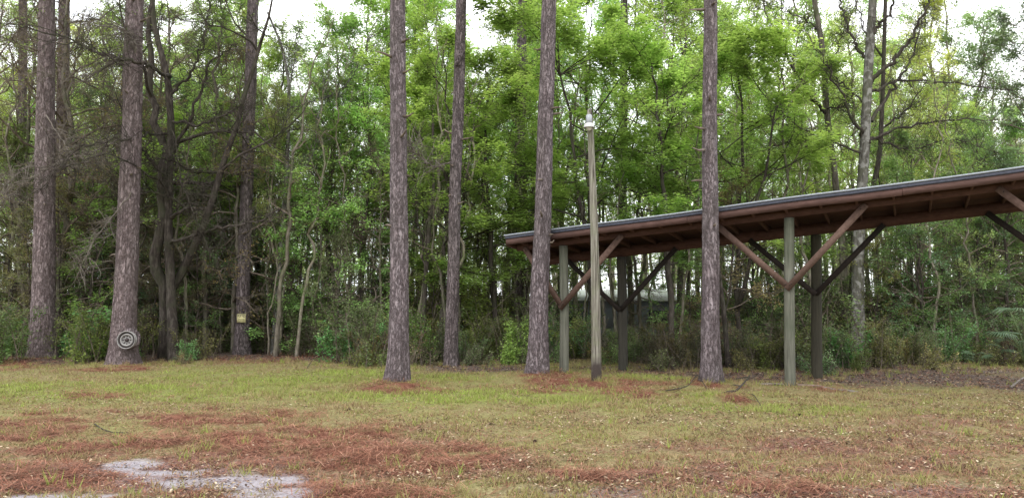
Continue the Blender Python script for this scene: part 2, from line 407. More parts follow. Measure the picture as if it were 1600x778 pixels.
def litter():
    x, y = scatter(170000, y1=24)
    need, needw, sand, sandw, lit, lush = fields(x, y)
    p = np.clip((.06+.95*sstep(.45, .65, fbm(x*1.2, y*1.6, s=37)))*(.6+.5*sstep(-2, 3, x))+.9*lit+.25*needw+.12*sandw-.1*need-.3*sand-.08*lush, .02, 1)
    k = rng.random(len(x)) < p; x, y, lit = x[k], y[k], lit[k]; n = len(x)
    P = np.stack([x, y, height(x, y)+rng.uniform(.008, .03, n)], 1)
    t = np.clip(rng.beta(.9, 1.35, n)-.25*lit*rng.random(n), 0, 1)
    mb = MB(); mb.leaves(P, rng.uniform(.012, .05, n)*(1+.5*lit), rng, flat=.72, asp=.5, tint=t)
    m = flatmat('dead_leaf', [(0, (.03, .016, .010)), (.4, (.13, .07, .04)), (.7, (.28, .19, .12)), (1, (.52, .44, .31))])
    tag(obj('leaf_litter', mb.mesh('leaf_litter', m)), kind='stuff', label='dead brown and straw coloured leaves strewn on the ground', cat='leaf litter')
litter()

# ------------------------------------------------------------------ tree growing
def unit(v): return v/(np.linalg.norm(v, axis=-1, keepdims=True)+1e-9)
def grow(seed, H, Rb, base=.35, prim=20, plen=2.0, elev=(20, 55), sec=5, tw=500, twl=.35, nl=8000, ls=.07, flat=.6,
         wander=.03, curve=.12, prof='round', gnarl=.12, k=8, lean=(0, 0), twr=.004, barkm='bark', twigm='twig', leafm='leaf', zmin=None, fork=0, asp=.5, clump=1.0, rmin=.006):
    rg = np.random.default_rng(seed)
    tr, br, cr = MB(), MB(), MB()
    n = max(10, int(H/.35)); t = np.linspace(0, 1, n)
    wob = np.cumsum(rg.normal(0, 1, (n, 2)), 0); wob -= wob[0]; wob = wob/np.sqrt(n)*wander*H
    P = np.stack([lean[0]*H*t+wob[:, 0]*np.minimum(1, t*3), lean[1]*H*t+wob[:, 1]*np.minimum(1, t*3), H*t], 1)
    Rr = Rb*(1-t)**.75+.008+Rb*.45*np.exp(-t*H/.18)
    P[0, 2] = -.15
    tr.tube(P, Rr, k, rough=.10, seed=seed)
    trunks = [(P, Rr)]
    for f in range(fork):
        i0 = int(n*(base*.55+.12*f)); az = rg.uniform(0, 6.28)
        L = (H-P[i0, 2])*.92; m = 14; tt = np.linspace(0, 1, m)
        d = np.array([math.cos(az), math.sin(az)])*rg.uniform(.28, .42)
        Q = P[i0]+np.stack([d[0]*L*tt**.8, d[1]*L*tt**.8, L*tt*.95], 1)+np.cumsum(rg.normal(0, .03*L/m*3, (m, 3)), 0)*np.minimum(1, tt*4)[:, None]
        r = Rr[i0]*.72*(1-tt)**.8+.008
        tr.tube(Q, r, k, rough=.08, seed=seed+f+3); trunks.append((Q, r))
    TA, TD, TL, TC = [], [], [], []
    ga = rg.uniform(0, 6.28)
    for i in range(prim):
        Pt, Rt = trunks[i % len(trunks)]
        f = base+(.98-base)*((i+.5)/prim)+rg.normal(0, .01) if i % len(trunks) == 0 else rg.uniform(.15, .97)
        f = min(max(f, .02), .985); fi = f*(len(Pt)-1); i0 = int(fi); p = Pt[i0]+(Pt[min(i0+1, len(Pt)-1)]-Pt[i0])*(fi-i0); r0 = max(.008, Rt[i0]*.45)
        if prof == 'round': pf = .35+.75*math.sin(math.pi*min(1, .15+.85*((f-base)/(1-base)))**.8)
        elif prof == 'cone': pf = 1.05-.85*(f-base)/(1-base)
        elif prof == 'vase': pf = .5+.6*(f-base)/(1-base)
        else: pf = .8
        L = plen*max(.2, pf)*rg.uniform(.6, 1.25)
        az = ga+i*2.399+rg.normal(0, .35); el = R(elev[0]+(elev[1]-elev[0])*((f-base)/max(.05, 1-base)))+rg.normal(0, .15)
        d = np.array([math.cos(az)*math.cos(el), math.sin(az)*math.cos(el), math.sin(el)])
        m = 9; Q = [p]
        for j in range(m-1):
            d = unit(d+rg.normal(0, gnarl, 3)+np.array([0, 0, curve])*.5)
            Q.append(Q[-1]+d*L/(m-1))
        Q = np.array(Q); rr = r0*(1-np.linspace(0, 1, m))**.9+rmin*.6
        br.tube(Q, rr, 5, cap=False)
        bright = rg.normal(.5, .13)
        D = np.gradient(Q, axis=0); D = unit(D)
        subs = [(Q, D, L*.5)]
        for sidx in range(sec):
            u = rg.uniform(.25, .97); a = u*(m-1); j = int(a); q0 = Q[j]+(Q[min(j+1, m-1)]-Q[j])*(a-j)
            sd = unit(np.cross(D[j], [0, 0, 1.]))*(1 if sidx % 2 else -1)
            dd = unit(D[j]*rg.uniform(.5, 1)+sd*rg.uniform(.5, 1.1)+rg.normal(0, .22, 3))
            SL = L*rg.uniform(.3, .55)*(1.15-u*.6); S = [q0]
            for jj in range(5):
                dd = unit(dd+rg.normal(0, gnarl*1.3, 3)+np.array([0, 0, curve])*.4); S.append(S[-1]+dd*SL/5)
            S = np.array(S); br.tube(S, np.maximum(rmin*.5, rr[j]*.55*(1-np.linspace(0, 1, 6)*.85)), 4, cap=False)
            subs.append((S, unit(np.gradient(S, axis=0)), SL))
        share = max(2, int(tw/prim/(sec+1)))
        for (S, SD, SL) in subs:
            c = int(share*rg.uniform(1-.75*clump, 1+.75*clump))
            if c < 1: continue
            a = rg.uniform(.25, 1, c)**.8*(len(S)-1.001); j = a.astype(int)
            A = S[j]+(S[j+1]-S[j])*(a-j)[:, None]
            dv = unit(SD[j]*.8+rg.normal(0, .55, (c, 3))*np.array([1, 1, 1-flat*.7]))
            TA.append(A); TD.append(dv); TL.append(rg.uniform(.5, 1.3, c)*twl); TC.append(np.full(c, bright+rg.normal(0, .07)))
    A = np.vstack(TA); D = np.vstack(TD); L = np.concatenate(TL); C = np.concatenate(TC)
    if zmin is not None: kk = A[:, 2] > zmin; A, D, L, C = A[kk], D[kk], L[kk], C[kk]
    br.twigs(A, D, L, np.full(len(A), twr), rg)
    # second-order twigs
    b = rg.integers(0, len(A), len(A)); A2 = A[b]+D[b]*(L[b]*rg.uniform(.3, .9, len(b)))[:, None]; D2 = unit(D[b]+rg.normal(0, .6, (len(b), 3)))
    L2 = L[b]*rg.uniform(.4, .8, len(b)); br.twigs(A2, D2, L2, np.full(len(b), twr*.7), rg)
    if nl:
        AA = np.vstack([A, A2]); DD = np.vstack([D, D2]); LL = np.concatenate([L, L2]); CC = np.concatenate([C, C[b]])
        ix = rg.integers(0, len(AA), nl); u = rg.uniform(.15, 1.1, nl)
        pos = AA[ix]+DD[ix]*(LL[ix]*u)[:, None]+rg.normal(0, ls*.6, (nl, 3))
        t = CC[ix]+rg.normal(0, .14, nl)
        cr.leaves(pos, ls*rg.uniform(.6, 1.25, nl), rg, flat=flat, asp=asp, tint=t, dirs=DD[ix]+rg.normal(0, .7, (nl, 3)))
    out = [('trunk', tr.mesh('trunk', M[barkm], True)), ('branches', br.mesh('branches', M[twigm]))]
    if nl: out.append(('crown', cr.mesh('crown', M[leafm])))
    return out
def place(parts, name, label, cat, loc, rz=0, sc=1.0, group=None, leaf=(1, 1, 1), bark=(1, 1, 1)):
    t = thing(name, label, cat, loc, rz, group); t.scale = (sc, sc, sc) if not isinstance(sc, tuple) else sc
    for nme, me in parts:
        o = obj(nme, me, t); c = leaf if nme in ('crown', 'foliage') else bark; o.color = (*c, 1)
    return t

# ------------------------------------------------------------------ big pines
def pine(bpx, bpy_, tpx, w_base, w_top, label, mat='pine', H=19, seed=1, stubs=11, flare=1.25, twigm='twig', crown=None, k=56):
    b = G(bpx, bpy_); Y = b[1]
    zt = PT(tpx, 0, Y); slope = (zt[0]-b[0])/zt[2]
    r0 = w_base/2*Y/F; r1 = w_top/2*Y/F
    rg = np.random.default_rng(seed)
    hh = zt[2]; n = int(H/.045); z = np.linspace(-.15, H, n)
    r = np.where(z < hh, r0+(r1-r0)*np.clip(z, 0, 99)/hh, r1*(1-(z-hh)/(H-hh))**.7+.02)
    r = r*(1+(flare-1)*np.exp(-np.clip(z, 0, 99)/.35)+.06*np.exp(-np.clip(z, 0, 99)/1.2))
    bend = .06*(fbm(z*.25, z*0, s=seed*3)-.5)*np.clip(z, 0, 1.5)
    P = np.stack([slope*np.clip(z, 0, 99)+bend, .3*bend, z], 1)
    a = np.arange(k)*2*math.pi/k; A_, Z_ = np.meshgrid(a, z)
    rr = r[:, None]
    pl = fbm(np.cos(A_)*rr*22+seed, np.sin(A_)*rr*22, Z_*7, s=seed, o=3)
    lob = fbm(np.cos(A_)*1.6+seed, np.sin(A_)*1.6, Z_*.8, s=seed+5, o=2)-.5
    ridge = np.abs(pl-.5)*2
    rr = rr*(1+.13*lob*(1+3.2*np.exp(-np.clip(Z_, 0, 99)/.25)))+np.minimum(.03, .1*r[:, None])*(ridge-.3)
    V = np.stack([P[:, 0:1]+rr*np.cos(A_), P[:, 1:2]+rr*np.sin(A_), Z_], -1).reshape(-1, 3)
    i = np.arange(n-1)[:, None]*k; j = np.arange(k)[None]; j2 = (j+1) % k
    q = np.stack([i+j, i+j2, i+k+j2, i+k+j], -1).reshape(-1, 4)
    mb = MB(); mb.add(V, q)
    t = thing('pine_tree', label, 'pine tree', (b[0], b[1], hz(b[0], b[1])), 0, 'tall pines along the edge of the clearing')
    obj('trunk', mb.mesh('trunk', M[mat], True), t)
    # dead branch stubs
    for s_ in range(stubs):
        zz = rg.uniform(2.5, hh+2); az = rg.uniform(math.pi, 2*math.pi) if s_ % 2 else rg.uniform(0, 6.28)
        rz_ = float(np.interp(zz, z, r)); c = np.array([float(np.interp(zz, z, P[:, 0])), 0, zz])
        d = np.array([math.cos(az), math.sin(az), rg.uniform(-.2, .35)]); L = rg.uniform(.06, .34)
        st = MB(); st.tube([c+d*rz_*.8, c+d*(rz_+L*.5), c+d*(rz_+L)+np.array([0, 0, rg.normal(0, .03)])], [.03, .02, .008], 6); so_ = obj('branch_stub', st.mesh('branch_stub', M[twigm]), t); so_.color = (1, 1, 1, 1)
    # crown high above the frame
    if crown:
        c = obj('crown', crown[2][1], t); c.color = (1, 1, 1, 1); bb = obj('branches', crown[1][1], t); bb.color = (1, 1, 1, 1)
        for o in (c, bb): o.location = (slope*11, 0, 0); o.rotation_euler = (0, 0, seed*1.7)
    return t, b, slope, r0
pc = grow(900, 19, .2, base=.66, prim=26, plen=2.6, elev=(5, 45), sec=5, tw=1500, twl=.3, nl=9000, ls=.22, flat=.15, prof='cone', asp=.12, leafm='needle', wander=.0, gnarl=.14)
PINES = [
 (65,563,74,35,23,'thick reddish pine trunk furthest left in front, rust needle mound at its foot','pine_red',11),
 (192,570,212,36,26,'pine trunk with a flared base and the steel wheel rim hung low on it','pine_red',12),
 (378,555,396,21,17,'slim pine trunk carrying the yellow posted notice','pine_dark',13),
 (622,602,622,31,24,'straight plated pine trunk alone in the middle of the lawn edge','pine',14),
 (705,571,720,20,17,'slimmer pine trunk set back right of the middle pine, small burl high up','pine_dark',15),
 (841,588,857,29,23,'broad pine trunk crossing the left end of the shelter roof','pine',16),
 (1111,601,1110,28,21,'pine trunk in front of the shelter, between its first two grey posts','pine',17)]
PO = []
for (bx, by, tx, wb, wt, lab, mt, sd) in PINES:
    PO.append(pine(bx, by, tx, wb, wt, lab, mt, seed=sd, crown=pc, flare=1.45 if sd == 12 else 1.38))
# pines a step back
def back_pine(px, Y, top_px, w, lab, sd, mat='pine_dark'):
    x = (px-CX)/F*Y; by = CY+F*math.tan(math.atan(HCAM/Y)+PITCH)
    return pine(px, by, top_px, w*1.15, w*.85, lab, mat, seed=sd, stubs=5, crown=pc, k=32)
back_pine(92, 22.5, 100, 19, 'pine trunk half hidden close behind the furthest left front pine', 21, 'pine_red')
back_pine(33, 26, 37, 14, 'thin pine trunk further back at the left edge of the wood', 22)
back_pine(172, 24, 205, 16, 'pine trunk directly behind the pine with the wheel rim', 26)
back_pine(806, 23, 817, 17, 'pine trunk just outside the left end of the shelter roof, set back', 23)
back_pine(972, 27, 975, 13, 'dark thin pine trunk behind the first rear post of the shelter', 24)

# burl on the slim pine
pb = PO[4]; bz = PT(716, 96, pb[1][1])
mb = MB(); rg = np.random.default_rng(5)
for i in range(3):
    c = np.array([pb[2]*bz[2]+.02*i-.02, -.12, bz[2]+.07*i-.08]); mb.tube([c+np.array([0, .1, -.05]), c+np.array([.0, -.03, 0]), c+np.array([.02, -.1, .03])], [.07, .075, .03], 8)
bo = obj('burl', mb.mesh('burl', M['pine_dark'], True), pb[0])

# ------------------------------------------------------------------ wheel rim on the pine
def lathe(mb, prof, k=48, tint=.5):
    a = np.arange(k)*2*math.pi/k; n = len(prof)
    V = np.array([[r*math.cos(t), y, r*math.sin(t)] for r, y in prof for t in a])
    i = np.arange(n-1)[:, None]*k; j = np.arange(k)[None]; j2 = (j+1) % k
    mb.add(V, np.stack([i+j, i+j2, i+k+j2, i+k+j], -1).reshape(-1, 4), tint)
w = PO[1]; wy = w[1][1]-w[3]*1.1-.09; wp = PT(198, 531, wy)
wheel = thing('wheel_rim', 'bare steel car wheel rim hung facing out on the flared pine trunk', 'wheel rim', wp, 0)
wheel.rotation_euler = (R(-4), 0, R(6))
steel = plainmat('weathered_white_steel', (.27, .26, .25), .5, .3, .16); rust = plainmat('rusty_and_shaded_steel', (.055, .042, .04), .7, .3)  # the dark steel also colours in the shade of well and holes
mb = MB(); lathe(mb, [(.178, .085), (.196, .08), (.198, .066), (.178, .06), (.17, .04), (.176, .015), (.178, -.02), (.197, -.03), (.199, -.045), (.189, -.05), (.181, -.04), (.177, -.02), (.176, .03)])
rim = obj('rim', mb.mesh('rim', steel, True), wheel)
mb = MB(); lathe(mb, [(.150, .032), (.147, .0), (.138, -.022), (.124, -.03), (.108, -.018), (.100, .014), (.088, .022), (.062, .016), (.045, .012), (.036, .03)])
obj('disc', mb.mesh('disc', steel, True), wheel)
mb = MB(); lathe(mb, [(.176, .01), (.168, .006), (.155, .012), (.150, .03)]); obj('well', mb.mesh('well', rust, True), wheel)  # dark colour puts the shade of the gap into the well
mb = MB(); lathe(mb, [(.141, .045), (.07, .046), (.001, .046)]); obj('back_plate', mb.mesh('back_plate', rust), wheel)
mb = MB()
for i in range(8):
    a = i*math.pi*2/8; c = np.array([.080*math.cos(a), .006, .083*math.sin(a)]); mb.tube([c, c+np.array([0, .014, 0])], [.013, .013], 12)
obj('vent_holes', mb.mesh('vent_holes', rust), wheel)  # dark plugs colour in the shade of open holes
mb = MB(); mb.tube([(0, .02, 0), (0, -.012, 0)], [.036, .036], 16)
for i in range(5):
    a = i*2*math.pi/5+.3; c = np.array([.05*math.cos(a), 0, .05*math.sin(a)]); mb.tube([c, c+np.array([0, -.016, 0])], [.008, .007], 6)
obj('hub', mb.mesh('hub', rust), wheel)
# dark bark disc behind the rim
mb = MB(); lathe(mb, [(.235, .10), (.215, .055), (.2, .05), (.001, .05)], 32); bark_o = obj('bark_disc', mb.mesh('bark_disc', M['pine_dark'], True), w[0])
bark_o.location = (wp[0]-w[1][0]+.01, wp[1]-w[1][1]+.055, wp[2]-.0)

# ------------------------------------------------------------------ posted notice
d_ = PO[2]; sy = d_[1][1]-d_[3]*1.22-.012; sp = PT(377, 497, sy)
sign = thing('notice_sign', 'small square pale yellow POSTED notice nailed to the slim pine trunk', 'sign', sp, R(3))
yel = plainmat('faded_yellow_card', (.72, .66, .34), .6, 0, .08); ink = plainmat('black_ink', (.02, .02, .02), .6, 0, 0)
mb = MB(); mb.box((0, 0, 0), (.235, .008, .235)); obj('board', mb.mesh('board', yel), sign)
def text(body, size, loc, parent, mat, nm='lettering'):
    cu = bpy.data.curves.new('txt', 'FONT'); cu.body = body; cu.size = size; cu.align_x = 'CENTER'; cu.align_y = 'CENTER'; cu.extrude = .001; cu.offset = size*.02
    to = bpy.data.objects.new('txt', cu); COL.objects.link(to); bpy.context.view_layer.update()
    me = bpy.data.meshes.new_from_object(to.evaluated_get(bpy.context.evaluated_depsgraph_get()))
    bpy.data.objects.remove(to); me.materials.clear(); me.materials.append(mat)
    o = obj(nm, me, parent); o.rotation_euler = (R(90), 0, 0); o.location = loc; return o
tt = text('POSTED', .067, (0, -.006, .058), sign, ink); tt.scale = (.82, 1.45, 1)
mb = MB()
for zz, segs in ((-.02, [(-.08, -.02), (-.01, .08)]), (-.055, [(-.085, -.045), (-.035, .03), (.04, .085)]), (-.085, [(-.06, .06)])):
    for a, b in segs: mb.box(((a+b)/2, -.0055, zz), (b-a, .003, .009))
obj('small_print', mb.mesh('small_print', plainmat('grey_ink', (.2, .19, .1), .6, 0, 0)), sign)
mb = MB()
for a, b, c_, d2 in ((0, .112, .225, .006), (0, -.112, .225, .006), (.112, 0, .006, .225), (-.112, 0, .006, .225)): mb.box((a, -.0052, b), (c_, .0024, d2))
obj('border', mb.mesh('border', ink), sign)

# ------------------------------------------------------------------ shelter
UO = np.array([1.04, 16.0]); UU = np.array([.894, -.447]); VV = np.array([.447, .894]); SL = .0867
def S(u, v, z): p = UO+UU*u+VV*v; return np.array([p[0], p[1], z+SL*u])
M['fascia'] = woodmat('red_brown_fascia', (.05, .026, .021), (.105, .058, .048), (.028, .018, .015), (2, 2, 12), stain=.35)
M['under'] = woodmat('dark_stained_timber', (.045, .02, .016), (.10, .05, .04), (.026, .014, .011), (3, 3, 9), stain=.3)
M['deckwood'] = woodmat('stained_roof_boards', (.06, .03, .026), (.135, .07, .058), (.035, .02, .017), (1.5, 9, 3), stain=.3)
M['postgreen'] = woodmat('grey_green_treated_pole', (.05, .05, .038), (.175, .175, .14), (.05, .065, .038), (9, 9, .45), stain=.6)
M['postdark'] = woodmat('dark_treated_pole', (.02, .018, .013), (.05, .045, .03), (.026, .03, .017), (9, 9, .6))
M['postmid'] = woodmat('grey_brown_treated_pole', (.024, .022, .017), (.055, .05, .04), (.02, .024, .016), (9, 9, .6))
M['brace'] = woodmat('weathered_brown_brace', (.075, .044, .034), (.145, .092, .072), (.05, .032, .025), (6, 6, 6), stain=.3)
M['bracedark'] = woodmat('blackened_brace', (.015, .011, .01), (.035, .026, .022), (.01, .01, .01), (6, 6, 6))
M['metal'] = plainmat('pale_metal_roof_edge', (.29, .315, .36), .6, .0, .12)
M['edgeshade'] = plainmat('roof_edge_shadow', (.055, .06, .085), .7, 0, .2)  # dark colour of the painted shadow line below the roof sheet
sh = thing('pole_shelter', 'long open lean-to shelter with red brown fascia on round poles at the wood edge', 'shelter', (*UO, 0))
inv = np.array([UO[0], UO[1], 0])
def shobj(name, mb, mat, lab=None, smooth=False):
    for i, v in enumerate(mb.v): mb.v[i] = v-inv
    o = obj(name, mb.mesh(name, M[mat], smooth), sh)
    if lab: o['label'] = lab
    return o
U0, U1 = -1.12, 10.4
VF, VR = -.35, 1.95
def prism(mb, u0, u1, prof, bow=0):
    # profile points (v,z) swept along u in segments with a slight sag
    n = 24; us = np.linspace(u0, u1, n); k = len(prof); V = []
    for u in us:
        sag = bow*(fbm(np.array([u*.45]), np.array([3.]), s=9)[0]-.5)
        for v, z in prof: V.append(S(u, v, z+sag))
    i = np.arange(n-1)[:, None]*k; j = np.arange(k)[None]; j2 = (j+1) % k
    q = np.stack([i+j, i+j2, i+k+j2, i+k+j], -1).reshape(-1, 4)
    mb.add(V, q); mb.add(V[:k], [tuple(range(k))[::-1]]); mb.add(V[-k:], [tuple(range(k))])
zt = 2.91  # top of roof sheet at front edge, u = 0
dz = -.10  # roof falls towards the back, per metre of v
def rz_(v): return zt+dz*(v-VF)
mb = MB(); prism(mb, U0-.03, U1, [(VF-.05, rz_(VF)-.024), (VR+.04, rz_(VR)-.048), (VR+.04, rz_(VR)-.006), (VF-.05, rz_(VF))], .05); shobj('roof', mb, 'metal', 'pale metal roof sheet')
mb = MB(); prism(mb, U0-.01, U1, [(VF-.032, rz_(VF)-.088), (VF+.02, rz_(VF)-.088), (VF+.02, rz_(VF)-.039), (VF-.032, rz_(VF)-.039)], .05); shobj('shadow_board', mb, 'edgeshade')  # dark board puts the overhang's shadow line into colour
for ua, ub, dd in ((U0, 2.63, 0), (2.636, 6.2, .004), (6.206, U1, -.002)):
    mb = MB(); prism(mb, ua, ub, [(VF-.02+dd, rz_(VF)-.21-dd), (VF+.018, rz_(VF)-.21-dd), (VF+.018, rz_(VF)-.09), (VF-.02+dd, rz_(VF)-.09)], .05); shobj('fascia', mb, 'fascia')
mb = MB(); prism(mb, U0+.01, U1-.01, [(VF+.02, rz_(VF)-.078), (VR, rz_(VR)-.078), (VR, rz_(VR)-.052), (VF+.02, rz_(VF)-.052)], .05); shobj('roof_decking', mb, 'deckwood')
# end fascia and back fascia
mb = MB(); mb.add([S(U0, VF+.02, rz_(VF)-.22), S(U0, VR, rz_(VR)-.22), S(U0, VR, rz_(VR)-.085), S(U0, VF+.02, rz_(VF)-.085),
                   S(U0+.035, VF+.02, rz_(VF)-.22), S(U0+.035, VR, rz_(VR)-.22), S(U0+.035, VR, rz_(VR)-.085), S(U0+.035, VF+.02, rz_(VF)-.085)],
                  [(3, 2, 1, 0), (4, 5, 6, 7), (0, 1, 5, 4), (1, 2, 6, 5), (2, 3, 7, 6), (3, 0, 4, 7)]); shobj('fascia', mb, 'under')
mb = MB(); prism(mb, U0, U1, [(VR+.002, rz_(VR)-.26), (VR+.035, rz_(VR)-.26), (VR+.035, rz_(VR)-.055), (VR+.002, rz_(VR)-.055)], .05); shobj('rear_fascia', mb, 'under')
nr = 0; u = U0+.35
while u < U1-.1:
    mb = MB(); V = []
    for du in (-.02, .02):
        for v, o in ((VF+.022, -.215), (VR-.002, -.215), (VR-.002, -.082), (VF+.022, -.082)): V.append(S(u+du, v, rz_(v)+o))
    mb.add(V, [(0, 1, 2, 3), (7, 6, 5, 4), (4, 5, 1, 0), (5, 6, 2, 1), (6, 7, 3, 2), (7, 4, 0, 3)])
    shobj('rafter', mb, 'brace' if nr % 2 == 3 else 'under'); u += .57; nr += 1
FB = 2.59; RB = 2.35
mb = MB(); prism(mb, U0+.1, U1-.05, [(-.045, FB), (.045, FB), (.045, FB+.19), (-.045, FB+.19)]); shobj('beam', mb, 'under', 'front beam')
mb = MB(); prism(mb, U0+.1, U1-.05, [(1.45, RB), (1.55, RB), (1.55, RB+.21), (1.45, RB+.21)]); shobj('beam', mb, 'under', 'rear beam')
def post(u, v, ztop, r, mat, lab):
    n = 26; b = UO+UU*u+VV*v; t = np.linspace(0, 1, n); rg = np.random.default_rng(int(u*10+v*99)+50)
    P = np.stack([b[0]+.02*np.sin(t*3+u), b[1]+0*t, -.2+(ztop+SL*u+.2)*t], 1)
    mb = MB(); mb.tube(P, r*(1.06-.1*t), 20, rough=.05, seed=int(u*7)+3); shobj('post', mb, mat, lab, True)
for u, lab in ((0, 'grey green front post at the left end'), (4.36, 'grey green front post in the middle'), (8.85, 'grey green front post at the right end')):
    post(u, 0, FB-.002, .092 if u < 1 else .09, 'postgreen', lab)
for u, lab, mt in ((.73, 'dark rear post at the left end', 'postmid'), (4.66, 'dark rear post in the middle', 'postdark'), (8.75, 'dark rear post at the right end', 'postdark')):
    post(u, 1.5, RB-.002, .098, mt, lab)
for u in (0, 4.36, 8.85):
    for s_ in (-1, 1):
        mb = MB(); v = -.115 if s_ > 0 else -.085
        mb.beam(S(u-s_*.03, v, FB-1.27), S(u+s_*(.85 if u == 0 and s_ < 0 else 1.28), v+.03, FB+.05), .04, .11); shobj('brace', mb, 'brace')
        bm_ = MB()
        for uu, zz in ((u+s_*.02, FB-1.21), (u+s_*.05, FB-1.185), (u+s_*(.79 if u == 0 and s_ < 0 else 1.2), FB-.02)):
            q0 = S(uu, v-.018, zz); bm_.tube([q0, q0-np.array([*VV, 0])*.016], [.011, .010], 6)
        shobj('bolts', bm_, 'bracedark')
for u in (.73, 4.66, 8.75):
    for s_ in (-1, 1):
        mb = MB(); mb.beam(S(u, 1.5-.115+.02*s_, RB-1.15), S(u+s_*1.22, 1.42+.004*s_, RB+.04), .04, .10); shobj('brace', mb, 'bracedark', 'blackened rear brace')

# ------------------------------------------------------------------ lamp pole
lb = G(932, 599); LY = lb[1]
lt = PT(921, 175, LY+.1)-lb
lampp = thing('lamp_pole', 'leaning weathered grey wooden pole with a small white dusk lamp near its top', 'lamp pole', (*lb[:2], hz(lb[0], lb[1])))
g = NT('weathered_pole_wood'); v = coords(g, (30, 30, .8)); n1 = g.n('ShaderNodeTexNoise', {'Vector': v, 'Scale': 1.6, 'Detail': 6.0, 'Roughness': .6}).outputs['Fac']
c = g.ramp(n1, [(.36, (.05, .042, .034)), (.5, (.16, .148, .12)), (.68, (.29, .275, .235))])
sx = g.n('ShaderNodeSeparateXYZ', {'Vector': coords(g)}); nz = g.n('ShaderNodeTexNoise', {'Vector': coords(g, (1, 1, 1)), 'Scale': 5.0, 'Detail': 5.0}).outputs['Fac']
low = g.ramp(g.math('ADD', sx.outputs['Z'], g.math('MULTIPLY', nz, .9)), [(.6, (1, 1, 1)), (1.0, (0, 0, 0))])
c = g.mix(low, c, (.045, .035, .03))
c = g.mix(g.math('MULTIPLY', g.ramp(nz, [(.5, (0, 0, 0)), (.7, (1, 1, 1))]), .5), c, (.15, .17, .09))
bp = g.n('ShaderNodeBump', {'Height': n1, 'Strength': .8, 'Distance': .012}); M['pole'] = g.out(g.pbr(c, .85, bp.outputs[0], .2))
t = np.linspace(-.04, 1, 40); P = lt[None]*t[:, None]; P[:, 0] += .03*np.sin(t*3.1)
mb = MB(); rpole = .094-.04*t; rpole[-1] = .04; mb.tube(P, rpole, 22, rough=.07, seed=4); obj('pole', mb.mesh('pole', M['pole'], True), lampp)
lz = PT(921, 200, LY)-lb; c = lt*lz[2]/lt[2]; c = np.array([c[0]-.03, c[1]-.14, c[2]])
white = plainmat('white_enamel', (.42, .42, .41), .35, 0, .04); grey = plainmat('grey_lamp_housing', (.33, .35, .38), .5, .3, .1); glass = plainmat('frosted_lens', (.55, .54, .48), .25, 0, .05)
def lathez(mb, prof, c, k=28):
    a = np.arange(k)*2*math.pi/k; n = len(prof); V = np.array([[c[0]+r*math.cos(t), c[1]+r*math.sin(t), c[2]+z] for r, z in prof for t in a])
    i = np.arange(n-1)[:, None]*k; j = np.arange(k)[None]; j2 = (j+1) % k
    mb.add(V, np.stack([i+j, i+j2, i+k+j2, i+k+j], -1).reshape(-1, 4))
mb = MB(); lathez(mb, [(.001, .19), (.04, .19), (.055, .17), (.058, .06), (.045, .04), (.04, .035)], c); obj('housing', mb.mesh('housing', grey, True), lampp)
mb = MB(); lathez(mb, [(.04, .045), (.075, .03), (.098, -.01), (.104, -.045), (.108, -.055), (.1, -.05), (.07, .015), (.001, .03)], c); mb.v = [(v_-c)*[.97, .97, .95]+c for v_ in mb.v]; obj('lamp_shade', mb.mesh('lamp_shade', white, True), lampp)
mb = MB(); lathez(mb, [(.05, -.03), (.052, -.06), (.04, -.095), (.001, -.108)], c); obj('lens', mb.mesh('lens', glass, True), lampp)
mb = MB(); mb.tube([c+np.array([0, .0, .1]), c+np.array([0, .1, .12])], [.02, .02], 8); obj('bracket', mb.mesh('bracket', grey), lampp)
mb = MB(); cc = lt*.985; mb.tube([c+np.array([.05, .09, .15]), c+np.array([.07, .1, .4]), cc+np.array([.05, -.0, -.1])], [.007]*3, 6); obj('cable', mb.mesh('cable', rust), lampp)

# ------------------------------------------------------------------ wood: tree kinds
V = {}
V['dogwood'] = [grow(101+i, 8.5, .075, base=.28, prim=26, plen=2.7, elev=(12, 48), sec=6, tw=1500, twl=.32, nl=30000, ls=.112, flat=.78, curve=.04, fork=1, gnarl=.13, clump=1.1, barkm='bark_dark', twigm='bark_dark') for i in range(3)]
V['maple'] = [grow(120+i, 12, .095, base=.33, prim=30, plen=2.4, elev=(20, 60), sec=5, tw=1500, twl=.38, nl=19000, ls=.095, flat=.5, curve=.1, gnarl=.14, clump=1.2) for i in range(3)]
V['slender'] = [grow(140+i, 13, .06+.012*(i % 3), base=.4, prim=26, plen=1.5, elev=(20, 65), sec=4, tw=800, twl=.35, nl=8000, ls=.095, flat=.45, curve=.12, wander=.03, gnarl=.16, clump=1.2, k=7) for i in range(5)]
V['bare'] = [grow(160+i, 12, .10, base=.25, prim=26, plen=3.0, elev=(5, 50), sec=7, tw=1900, twl=.45, nl=900, ls=.06, flat=.3, curve=.04, wander=.03, gnarl=.2, clump=.8, twr=.005, leafm='leaf_dry', rmin=.012) for i in range(3)]
V['twiggy'] = [grow(180+i, 9, .07, base=.12, prim=34, plen=2.0, elev=(-8, 40), sec=7, tw=2500, twl=.38, nl=4200, ls=.055, flat=.3, curve=-.02, wander=.04, gnarl=.24, clump=.9, twr=.004, leafm='leaf_dry', rmin=.010) for i in range(3)]
V['evergreen'] = [grow(200+i, 9, .09, base=.10, prim=36, plen=1.9, elev=(5, 50), sec=6, tw=1800, twl=.32, nl=20000, ls=.08, flat=.35, curve=.05, gnarl=.15, leafm='leaf_deep', barkm='bark_dark', clump=1.0) for i in range(2)]
